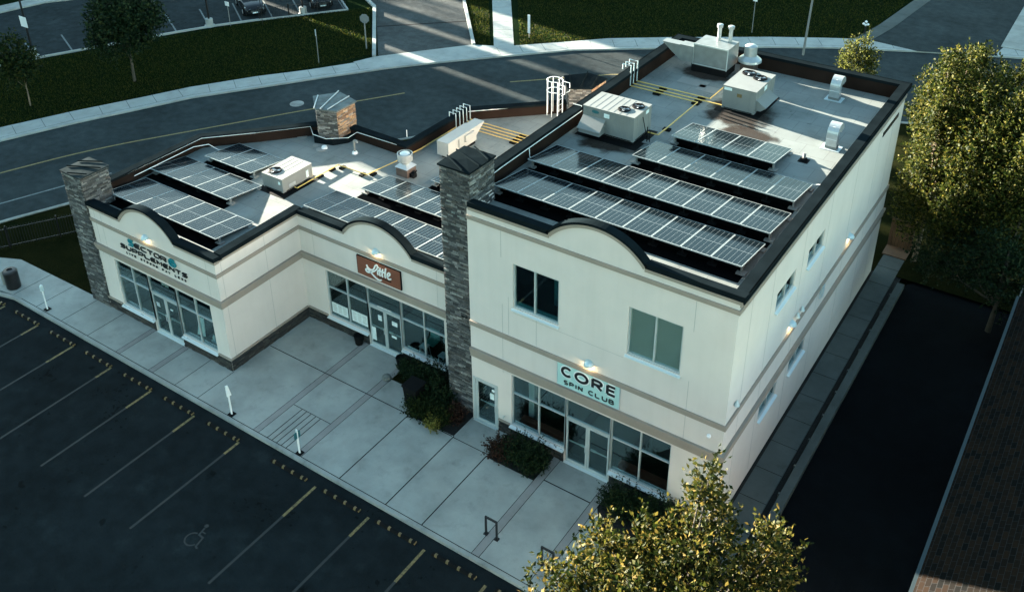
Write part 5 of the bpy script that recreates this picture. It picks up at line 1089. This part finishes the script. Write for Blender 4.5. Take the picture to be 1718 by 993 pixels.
def lamp_pole(label, x, y_, h, mat, base=None, sign=None, lean=0):
    t = thing('lamp_post', label, 'lamp post', (x, y_, .07), 'tall lamp posts')
    if base:
        q = MB(); q.lathe((x, y_, .07), [(.42, 0), (.42, .1), (.3, .14), (.3, .62), (.27, .66)], 16); q.build('concrete_base', 'concl', t)
    q = MB(); q.tube([(x, y_, .6 if base else .07), (x + lean, y_, h)], .085 if base else .09, 8, r2=.06); q.build('pole', mat, t)
    q = MB(); q.tube([(x + lean, y_, h - .1), (x + lean + .9, y_ - .6, h + .1)], .05, 6); q.box(x + lean + .6, x + lean + 1.3, y_ - .95, y_ - .5, h + .02, h + .16); q.build('lamp_head', mat, t)
    if sign:
        q = MB(); q.box(x - .42, x + .42, y_ - .12, y_ - .095, sign - .55, sign + .25); q.build('sign_panel', 'white', t)
lamp_pole('dark lamp post with white sign nearest the left edge of the car park', -60.53, 12.9, 7.5, 'blackm', 1, 3.0)
lamp_pole('dark lamp post with white sign left of the black parked cars', -54.52, 24.6, 7.5, 'blackm', 1, 3.3)
lamp_pole('dark lamp post on concrete base between the two black cars', -50.2, 30.8, 7.5, 'blackm', 1)
lamp_pole('tall pale street lamp post standing on the far sidewalk', -12.44, 44.6, 9.5, 'unitl', None, None, .25)
t = thing('garden_lamp', 'small dark post topped with white globes by the side road', 'lamp', (-9.95, 51.6, .07))
MB().tube([(-9.95, 51.6, .07), (-9.95, 51.6, .8)], .07, 8).build('post', 'blackm', t)
q = MB()
for dx, dz in ((0, .95), (-.16, .75), (.16, .75), (0, .68)): q.lathe((-9.95 + dx, 51.55, dz), [(.02, 0), (.1, .06), (.11, .12), (.02, .2)], 10)
q.build('globe', 'white', t)
# fences
def iron_fence(label, pts, h, zb, grp=None):
    t = thing('iron_fence', label, 'fence', (*pts[0], zb)); pk = MB(); ps = lerp_poly(pts, .13)
    for q_, d_ in ps: pk.box(q_.x - .01, q_.x + .01, q_.y - .01, q_.y + .01, zb + .05, zb + h)
    rl_ = MB(); rl_.strip(pts, -.015, .015, zb + h - .14, zb + h - .1); rl_.strip(pts, -.015, .015, zb + .14, zb + .18)
    pk.build('pickets', 'blackm', t); rl_.build('rail', 'blackm', t)
    for q_, d_ in lerp_poly(pts, 2.4): MB().box(q_.x - .03, q_.x + .03, q_.y - .03, q_.y + .03, zb, zb + h + .08).build('post', 'blackm', t)
iron_fence('black iron picket fence along the street beside the left stone pillar', [(-41.2, -9.3), (-37.9, -3.75), (-35.85, -.37), (-33.6, 3.2)], 1.25, 0)
iron_fence('thin black iron fence along the car park kerb in front of the cars', [(-52.15, 27.75), (-49.35, 31.5), (-47.85, 33.5)], 1.1, .07)
# cars
def car(label, x, y_, ang):
    t = thing('parked_car', label, 'car', (0, 0, 0), 'black cars in the far car park')
    def loft(secs, mat, name, par):
        mb = MB(); n = len(secs[0]); vs = [v for s_ in secs for v in s_]
        fs_ = [(i * n + k_, i * n + (k_ + 1) % n, (i + 1) * n + (k_ + 1) % n, (i + 1) * n + k_) for i in range(len(secs) - 1) for k_ in range(n)]
        fs_ += [list(range(n))[::-1], [(len(secs) - 1) * n + k_ for k_ in range(n)]]; mb.add(vs, fs_); o = mb.build(name, mat, par, smooth=True); return o
    def sec(X, w1, z0, z1, w2, z2): return [(X, -w1, z0), (X, w1, z0), (X, w1 + .03, z1), (X, w2, z2), (X, 0, z2 + .03), (X, -w2, z2), (X, -w1 - .03, z1)]
    loft([sec(0, .6, .3, .5, .6, .62), sec(-.15, .78, .22, .6, .68, .78), sec(-.6, .86, .2, .66, .74, .9), (sec(-1.25, .88, .2, .7, .8, .98)), sec(-2.4, .89, .2, .72, .84, 1.0), sec(-3.9, .87, .2, .74, .8, 1.02), sec(-4.45, .8, .25, .7, .7, .95), sec(-4.6, .7, .35, .6, .6, .75)], 'carpaint', 'body', t)
    def cs(X, w1, z1, w2, z2): return [(X, -w1, z1), (X, w1, z1), (X, w2, z2), (X, 0, z2 + .02), (X, -w2, z2)]
    cab = loft([cs(-1.2, .78, .96, .74, .98), cs(-1.95, .8, .98, .64, 1.42), cs(-2.6, .8, .98, .62, 1.48), cs(-3.6, .79, .99, .6, 1.44), cs(-4.35, .74, .97, .66, 1.0)], 'carglass', 'cabin_glass', t)
    rf_ = MB(); rf_.add([(-1.95, -.62, 1.445), (-1.95, .62, 1.445), (-3.65, .58, 1.46), (-3.65, -.58, 1.46), (-2.7, .6, 1.515), (-2.7, -.6, 1.515)], [(0, 1, 4, 5), (5, 4, 2, 3)]); rf_.build('roof_panel', 'carpaint', t)
    for s in (-1, 1):
        q = MB(); q.hexa([(-.02, s * .42, .56), (-.02, s * .66, .56), (-.45, s * .82, .64), (-.35, s * .5, .64), (-.06, s * .42, .70), (-.1, s * .66, .72), (-.5, s * .8, .82), (-.38, s * .5, .80)]); q.build('headlight', 'lampglass', t)
        q = MB(); q.box(-1.65, -1.5, s * .95 - .09, s * .95 + .09, .95, 1.1); q.build('mirror', 'carpaint', t)
        for X in (-.85, -3.65):
            q = MB(); q.tube([(X, s * .72, .33), (X, s * .93, .33)], .33, 18); wo = q.build('wheel', 'black', t); q = MB(); q.tube([(X, s * .9, .33), (X, s * .935, .33)], .2, 12); q.build('rim', 'galv', wo)
    q = MB(); q.box(.0, .03, -.38, .38, .47, .53); q.box(-.01, .02, -.36, .36, .57, .6); q.build('grille', 'chrome', t)
    q = MB(); q.box(.0, .04, -.26, .26, .33, .43); q.build('number_plate', 'paper', t)
    t.location = (x, y_, .08); t.rotation_euler = (0, 0, R(ang))
    return t
car('black parked car with lit headlamps beside the two plate sign', -53.0, 28.2, -31)
car('black parked car right of the dark lamp post in the far corner', -49.55, 32.5, -35)

# =================================================================== foliage
def foliage(name, mat, parent, clumps, n, size, shoots=.35, per=7, upb=.5, seed=1, core=.45):
    """leaf twigs spread through ellipsoid clumps; clumps: (x,y,z,rx,ry,rz,weight)"""
    g = np.random.default_rng(seed); cl = np.array(clumps, float); wgt = cl[:, 6] / cl[:, 6].sum(); k = max(1, n // per)
    idx = g.choice(len(cl), k, p=wgt); d_ = g.normal(size=(k, 3)); d_ /= np.linalg.norm(d_, axis=1)[:, None]
    rad = core + (1 - core) * g.random(k) ** .6; c = cl[idx]
    lump = 1 + .22 * np.sin(d_[:, 0] * 5 + idx) * np.cos(d_[:, 1] * 6 + idx * 2) + .15 * np.sin(d_[:, 2] * 9 + idx * 3)
    o_ = c[:, :3] + d_ * c[:, 3:6] * (rad * lump)[:, None]
    tw = d_ * .8 + g.normal(size=(k, 3)) * .45 + np.array([0, 0, upb]); tw /= np.linalg.norm(tw, axis=1)[:, None]
    tl = size * 2.2 * (1 + shoots * g.random(k) * 2)
    K = k * per; ti = np.repeat(np.arange(k), per); s = np.tile(np.linspace(0, 1, per), k)
    P = o_[ti] + tw[ti] * (tl[ti] * s)[:, None]
    dr = tw[ti] * .5 + g.normal(size=(K, 3)) * .75 + np.array([0, 0, .1]); dr /= np.linalg.norm(dr, axis=1)[:, None]
    sd = np.cross(dr, g.normal(size=(K, 3))); sd /= np.linalg.norm(sd, axis=1)[:, None] + 1e-9; nr = np.cross(dr, sd)
    L_ = size * (.7 + .6 * g.random(K)); W_ = L_ * (.24 + .1 * g.random(K))
    v0 = P; v2 = P + dr * L_[:, None]; m = P + dr * (L_ * .45)[:, None] ; cup = nr * (W_ * .35)[:, None]
    v1 = m + sd * W_[:, None] + cup; v3 = m - sd * W_[:, None] + cup
    V = np.stack([v0, v1, v2, v3], 1).reshape(-1, 3) - np.array(wloc(parent))
    me = bpy.data.meshes.new(name); me.vertices.add(len(V)); me.vertices.foreach_set('co', V.ravel())
    me.loops.add(K * 6); me.polygons.add(K * 2); b = np.arange(K) * 4
    tri = np.stack([b, b + 1, b + 2, b, b + 2, b + 3], 1).ravel(); me.loops.foreach_set('vertex_index', tri)
    me.polygons.foreach_set('loop_start', np.arange(K * 2) * 3); me.update(calc_edges=True); me.materials.append(M[mat])
    o = bpy.data.objects.new(name, me); C.objects.link(o); o.parent = parent; return o
def tree(nm, label, cat, x, y_, h, clumps, n, size, mat, tr=.12, barkm='bark', group=None, z0=0, seed=1, **k):
    t = thing(nm, label, cat, (x, y_, z0), group); tk = MB(); top = max(clumps, key=lambda c: c[2])
    tk.tube([(x, y_, z0), (x + .05, y_ + .03, z0 + h * .25), (x * .7 + top[0] * .3, y_ * .7 + top[1] * .3, z0 + h * .5), (x * .3 + top[0] * .7, y_ * .3 + top[1] * .7, z0 + h * .8)], tr, 9, r2=tr * .25)
    for c in clumps:
        s_ = (x + .05, y_ + .03, z0 + h * random.uniform(.22, .4)); mid_ = ((s_[0] + c[0]) / 2 + random.uniform(-.2, .2), (s_[1] + c[1]) / 2 + random.uniform(-.2, .2), s_[2] * .45 + c[2] * .55 - .2)
        tk.tube([s_, mid_, (c[0], c[1], c[2] + c[5] * .5)], tr * .45, 6, r2=tr * .08)
    tk.build('trunk', barkm, t, smooth=True); foliage('crown', mat, t, clumps, n, size, seed=seed, **k); return t
random.seed(21)
# front tree, many leaders
def spires(cl, n, g, dz=1.0, r=.22):
    out = list(cl)
    for i in range(n):
        c = cl[g.randrange(len(cl))]; a_ = g.uniform(0, 6.28); k_ = g.uniform(.1, .8)
        out.append((c[0] + c[3] * k_ * math.cos(a_), c[1] + c[4] * k_ * math.sin(a_), c[2] + c[5] * math.sqrt(max(0, 1 - k_ * k_)) + dz * .25, r, r, dz, .16))
    return out
gq = random.Random(5)
FT = [(1.2, -4.9, 5.7, .6, .6, 1.7, 1.0), (.3, -5.9, 4.9, .75, .7, 1.3, 1.0), (-.5, -6.9, 4.9, .55, .5, 1.3, .8), (2.1, -5.3, 5.0, .75, .7, 1.3, 1.0), (1.4, -6.6, 5.0, 1.0, .9, 1.4, 1.5), (-.95, -8.0, 4.3, .5, .5, 1.0, .5), (.3, -8.0, 4.6, .9, .8, 1.3, 1.2), (2.3, -7.3, 4.7, .9, .9, 1.3, 1.2), (1.3, -8.6, 4.8, 1.0, .9, 1.2, 1.1), (2.9, -6.3, 4.3, .6, .7, 1.1, .6), (-1.25, -8.9, 4.1, .35, .4, .8, .25), (2.6, -8.8, 4.5, .9, .9, 1.2, .9), (3.3, -7.6, 4.2, .8, .8, 1.2, .8), (3.5, -6.4, 4.2, .6, .7, 1.1, .5), (-1.75, -9.7, 4.0, .35, .4, .7, .22), (3.9, -8.2, 4.0, .7, .8, 1.1, .6), (4.1, -7.0, 3.8, .6, .7, 1.0, .5), (-1.2, -9.9, 4.2, .5, .5, .8, .4), (3.1, -4.5, 5.0, .65, .6, 1.2, .8), (2.9, -3.9, 4.0, .6, .6, 1.0, .5), (-1.1, -6.5, 4.9, .45, .5, 1.0, .5), (-1.9, -8.0, 4.4, .4, .4, .8, .3), (-.3, -9.4, 4.4, .7, .6, 1.0, .6)]
tree('leafy_tree', 'large sunlit olive leaved tree at the bottom right before the building', 'tree', 1.2, -6.9, 6.8, spires(FT, 16, gq, .7), 25000, .15, 'leafgold', .14, seed=3, core=.3)
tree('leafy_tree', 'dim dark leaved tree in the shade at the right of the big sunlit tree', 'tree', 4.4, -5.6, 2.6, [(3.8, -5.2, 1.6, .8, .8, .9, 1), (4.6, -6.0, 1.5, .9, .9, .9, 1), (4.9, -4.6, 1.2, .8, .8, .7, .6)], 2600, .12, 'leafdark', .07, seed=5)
# trees behind on the right
def rear(label, x, y_, h, cl, n, mt='leafolive', seed=1, sp=8, bm='bark'):
    cl = [(c[0], c[1], c[2] - .55) + c[3:] for c in cl]
    tree('leafy_tree', label, 'tree', x, y_, h, spires(cl, sp, gq, .8), n, .15, mt, .13, barkm=bm, group='trees behind the building', seed=seed, core=.35)
rear('sunlit tree touching the rear corner of the tall building, trunk catching light', 1.4, 21.2, 10.5, [(1.5, 21.8, 8.9, 1.0, 1.0, 1.9, 1.1), (.55, 22.6, 8.2, .9, 1.0, 1.9, 1), (2.4, 21.2, 7.9, 1.0, 1.1, 1.9, 1.1), (1.2, 20.9, 6.6, 1.0, .9, 1.9, 1.2), (1.7, 20.6, 4.9, 1.1, 1.0, 1.5, .9), (.8, 20.9, 3.3, .7, .7, 1.1, .5), (.7, 21.6, 4.6, .7, .8, 1.5, .6)], 24000, seed=8, bm='barkl')
rear('sunlit tree second from the building in the rear row', 3.4, 20.6, 10.2, [(3.2, 21.0, 8.6, 1.0, 1.0, 1.7, 1), (4.0, 20.2, 7.8, 1.1, 1.0, 1.8, 1), (2.9, 19.9, 6.6, 1.0, 1.0, 1.9, 1), (3.9, 19.3, 5.4, 1.2, 1.0, 1.6, 1), (2.8, 19.4, 4.2, 1.0, 1.0, 1.3, .7)], 22000, seed=9)
rear('sunlit tree cut by the right picture edge behind the building', 5.4, 20.2, 10.4, [(5.2, 20.8, 8.9, 1.1, 1.1, 1.7, 1), (6.0, 20.0, 8.0, 1.2, 1.1, 1.9, 1), (5.0, 19.2, 6.8, 1.2, 1.1, 1.8, 1), (5.6, 18.4, 5.4, 1.3, 1.0, 1.4, .8)], 20000, seed=10)
rear('tree farther back behind the rear row at the right', 2.4, 27.5, 8.6, [(1.4, 27.0, 7.4, 1.3, 1.3, 1.6, 1), (3.2, 27.6, 7.2, 1.4, 1.3, 1.6, 1), (5.2, 26.4, 7.4, 1.5, 1.3, 1.7, 1), (0.2, 26.2, 6.4, 1.0, 1.2, 1.5, .7)], 14000, seed=12)
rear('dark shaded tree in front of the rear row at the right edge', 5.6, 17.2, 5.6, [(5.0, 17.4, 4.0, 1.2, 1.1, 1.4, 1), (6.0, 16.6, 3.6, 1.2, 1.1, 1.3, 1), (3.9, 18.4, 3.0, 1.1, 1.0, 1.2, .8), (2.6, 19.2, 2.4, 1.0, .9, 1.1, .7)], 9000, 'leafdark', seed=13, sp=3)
tree('young_tree', 'small bright yellow green tree top showing behind the rear parapet', 'tree', -5.95, 34.0, 5.8, [(-6.6, 34, 4.7, .28, .3, 1.0, 1), (-6.15, 34, 5.0, .25, .3, 1.1, 1), (-5.6, 34, 5.1, .25, .3, 1.1, 1), (-5.2, 34, 4.6, .28, .3, .9, 1), (-5.9, 34, 3.9, .9, .8, .8, 1)], 3600, .14, 'leaflime', .07, seed=14, z0=0)
tree('round_tree', 'dark round crowned tree on the lawn below the far car park', 'tree', -50.2, 14.1, 6.3, [(-50.6, 14.2, 4.5, 2.0, 2.0, 1.7, 2.2), (-51.4, 14.9, 5.3, 1.1, 1.1, 1.2, 1), (-49.4, 13.6, 5.1, 1.2, 1.2, 1.2, 1), (-50.4, 13.6, 3.3, 1.6, 1.6, 1.0, 1), (-49.2, 15.0, 4.6, 1.2, 1.2, 1.2, .8)], 15000, .24, 'leafdark', .11, z0=.07, seed=15)
tree('young_tree', 'thin young tree with pale trunk at the left edge of the lawn', 'tree', -52.6, 7.6, 4.6, [(-53.2, 7.8, 3.6, .8, .8, .9, 1), (-52.6, 7.3, 2.8, 1.0, 1.0, .7, 1), (-53.6, 8.3, 2.6, .9, .8, .6, .7)], 3200, .22, 'leafgreen', .06, barkm='barkl', z0=.07, seed=16)
tree('shrub', 'dim shrub on the street verge beside the left stone pillar', 'shrub', -33.4, 1.5, 1.8, [(-33.4, 1.5, 1.1, .7, .8, .8, 1), (-34.0, .6, .8, .6, .6, .6, .6)], 2600, .14, 'leafgreen', .04, seed=17)
q = MB()
sh = thing('shrub', 'low dark reddish shrub at the foot of the left stone pillar', 'shrub', (-31.2, -1.9, 0)); foliage('foliage', 'leafred', sh, [(-31.2, -1.9, .25, .45, .4, .35, 1)], 900, .09, seed=18)
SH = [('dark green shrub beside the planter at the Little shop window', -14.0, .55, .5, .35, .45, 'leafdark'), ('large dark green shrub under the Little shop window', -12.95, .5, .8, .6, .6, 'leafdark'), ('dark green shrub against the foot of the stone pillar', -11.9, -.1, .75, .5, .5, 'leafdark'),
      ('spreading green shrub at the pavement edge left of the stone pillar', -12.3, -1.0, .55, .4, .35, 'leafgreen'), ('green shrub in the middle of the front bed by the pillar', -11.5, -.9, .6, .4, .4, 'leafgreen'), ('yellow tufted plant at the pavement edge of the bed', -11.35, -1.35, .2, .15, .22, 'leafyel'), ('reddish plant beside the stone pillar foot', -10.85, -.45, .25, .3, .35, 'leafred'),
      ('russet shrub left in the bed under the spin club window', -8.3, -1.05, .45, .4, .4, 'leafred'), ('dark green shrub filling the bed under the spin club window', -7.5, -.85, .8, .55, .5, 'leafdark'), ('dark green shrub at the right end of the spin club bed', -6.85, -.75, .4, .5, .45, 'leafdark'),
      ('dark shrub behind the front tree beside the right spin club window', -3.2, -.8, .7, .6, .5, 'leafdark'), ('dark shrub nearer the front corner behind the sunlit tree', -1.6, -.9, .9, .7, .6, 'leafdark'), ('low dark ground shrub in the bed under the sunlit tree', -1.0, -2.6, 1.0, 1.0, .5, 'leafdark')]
for i, (lb, x, y_, rx, ry, h, mt) in enumerate(SH):
    t = thing('shrub', lb, 'shrub', (x, y_, -.02), 'shrubs in the planting beds'); foliage('foliage', mt, t, [(x, y_, h * .8, rx * 1.1, ry * 1.15, h, 1), (x + rx * .35, y_ - ry * .35, h * .6, rx * .85, ry * .9, h * .8, 1), (x - rx * .5, y_ - ry * .1, h * .6, rx * .6, ry * .8, h * .8, .7)], int(8000 * rx * ry + 700), .085, seed=30 + i, core=.2, upb=.9)
    q = MB(); q.tube([(x, y_, -.02), (x, y_, h)], .02, 5); q.build('stem', 'bark', t)

M['blade'] = leafmat('grass_blade', [(0, (.006, .016, .005)), (.6, (.018, .032, .006)), (1, (.085, .08, .016))], .55)
def blades(name, region, n, h, seed, parent=None):
    g = np.random.default_rng(seed); P = []
    poly = [Vector(p_) for p_ in region]; xs = [p_.x for p_ in poly]; ys = [p_.y for p_ in poly]
    X = g.uniform(min(xs), max(xs), n * 2); Y = g.uniform(min(ys), max(ys), n * 2); ins = np.zeros(n * 2, bool)
    for a, b in zip(poly, poly[1:] + poly[:1]):
        c = ((a.y > Y) != (b.y > Y)) & (X < (b.x - a.x) * (Y - a.y) / ((b.y - a.y) or 1e-9) + a.x); ins ^= c
    X, Y = X[ins][:n], Y[ins][:n]; k = len(X); an = g.uniform(0, PI, k); w2 = h * g.uniform(.12, .3, k); hh = h * g.uniform(.4, 1.2, k); lx, ly_ = g.normal(size=(2, k)) * h * .3
    z = .075; V = np.empty((k, 3, 3)); V[:, 0] = np.stack([X - np.cos(an) * w2, Y - np.sin(an) * w2, np.full(k, z)], 1); V[:, 1] = np.stack([X + np.cos(an) * w2, Y + np.sin(an) * w2, np.full(k, z)], 1); V[:, 2] = np.stack([X + lx, Y + ly_, z + hh], 1)
    me = bpy.data.meshes.new(name); me.vertices.add(k * 3); me.vertices.foreach_set('co', V.ravel()); me.loops.add(k * 3); me.polygons.add(k); me.loops.foreach_set('vertex_index', np.arange(k * 3)); me.polygons.foreach_set('loop_start', np.arange(k) * 3); me.update(calc_edges=True); me.materials.append(M['blade'])
    o = bpy.data.objects.new(name, me); C.objects.link(o); return tag(o, 'short lawn grass on the far side of the street', 'grass', kind='stuff')
blades('grass', [(-39.4, 42.3), (-31.2, 34.8), (-30.6, 35.3), (-26.2, 39.8), (-20, 44), (-12, 49.2), (-9.8, 50.5), (-9, 62), (-38, 62)][1:] + [(-37.6, 44.0)], 90000, .13, 71)
blades('grass', [(-41.2, 41.2), (-34.3, 33.3), (-33.0, 33.4), (-39.75, 42.7), (-42.3, 46.4), (-44.5, 45)], 22000, .12, 72)
blades('grass', [(-60.4, 11), (-57.3, 17.5), (-52, 27.6), (-48.2, 33.2), (-46.6, 35.0), (-39.4, 27.1), (-41.6, 22.4), (-46.3, 15.6), (-51.3, 4.5), (-56, -6), (-62, 4)], 110000, .12, 73)

# =================================================================== right edge neighbours
nb = thing('neighbour_house', 'neighbouring house whose dark shingle roof shows at the bottom right', 'house', (9, -2, 0))
MB().box(7.0, 14.5, -16, 12, -.1, 4.6).build('wall', 'stucco', nb)
q = MB(); q.hexa([(6.55, -17, 4.7), (11, -17, 6.9), (11, 13, 6.9), (6.55, 13, 4.7), (6.55, -17, 4.82), (11, -17, 7.02), (11, 13, 7.02), (6.55, 13, 4.82)]); q.hexa([(11, -17, 6.9), (15.4, -17, 4.7), (15.4, 13, 4.7), (11, 13, 6.9), (11, -17, 7.02), (15.4, -17, 4.82), (15.4, 13, 4.82), (11, 13, 7.02)]); q.build('roof', 'shingle', nb)
q = MB(); q.box(6.45, 6.56, -17, 13, 4.68, 4.82); q.build('gutter', 'tealg', nb) if 'tealg' in M else q.build('gutter', 'gutterd', nb)
sd = thing('garden_shed', 'dark flat shed with pale edge trim cut by the right picture edge', 'shed', (8, 16.5, 0))
MB().box(6.6, 10, 14.2, 19, -.1, 2.8).build('wall', 'dark', sd); MB().box(6.5, 10.1, 14.1, 19.1, 2.8, 2.95).build('roof', 'shingle', sd)
q = MB(); q.box(6.44, 6.5, 14.04, 19.1, 2.8, 3.0); q.box(6.5, 10.1, 14.04, 14.1, 2.8, 3.0); q.build('trim', 'unitl', sd)
gt = thing('wooden_gate', 'brown wooden gate panel at the rear end of the side walkway', 'gate', (.45, 21.6, 0))
q = MB(); q.box(-.1, 1.05, 20.95, 21.9, -.05, .05); q.build('landing', 'wood', gt)
q = MB()
for i in range(7): q.box(-.08 + .16 * i, .06 + .16 * i, 21.95, 21.98, 0, 1.6)
q.build('boards', 'wood', gt); MB().box(-.1, -.02, 21.9, 21.99, 0, 1.75).build('post', 'wood', gt); MB().box(.98, 1.06, 21.9, 21.99, 0, 1.75).build('post', 'wood', gt)
# unseen sun blockers added beyond the street; heights and gaps shape the shade
def block(label, y0, y1, h, x0=-119, x1=-115):
    t = thing('sun_blocker', label, 'building', ((x0 + x1) / 2, (y0 + y1) / 2, 0)); MB().box(x0, x1, y0, y1, -.3, h).build('wall', 'blocker', t); MB().box(x0 - .2, x1 + .2, y0 - .0, y1 + .0, h, h + .01).build('roof', 'cap', t)
    q = MB(); n = int((y1 - y0) / 3.2)
    for f_ in range(int(h / 3)):
        for i in range(n): a = y0 + (i + .3) * (y1 - y0) / n; q.box(x1, x1 + .03, a, a + 1.3, f_ * 3 + 1, f_ * 3 + 2.4)
    if n: q.build('windows', 'glassd', t)
M['glassd'] = pbr('dark_window', (.02, .025, .03), .1)
Y0 = 115 * math.tan(R(8))
BL = [(-110, -12, 19.3), (-12, 4.3, 18.9), (4.3, 23.1, 23.0), (24.2, 27.8, 21.5), (28.95, 30.4, 21.5), (35.1, 120, 22.0), (30.4, 35.1, 11.0)]
for i, (a, b, h) in enumerate(BL): block(ORD[i] + ' of the unseen sun blockers added beyond the street', a + Y0, b + Y0, h)

for i, (yy, lb) in enumerate(((31.3, 'left'), (32.6, 'right'))):  # unseen trees added in the gap to break up the sunbeam
    xx = -108; y_ = yy + 108 * math.tan(R(8)); tree('dapple_tree', lb + ' of two unseen trees added to dapple the sun', 'tree', xx, y_, 13.5, [(xx, y_, 11.2, .9, .45, 2.6, 1), (xx, y_ - .3, 8, 1, .6, 2.5, 1)], 500, .3, 'leafdark', .12, group='distant trees', z0=-.3, seed=50 + i)
print('objects', len(bpy.data.objects))
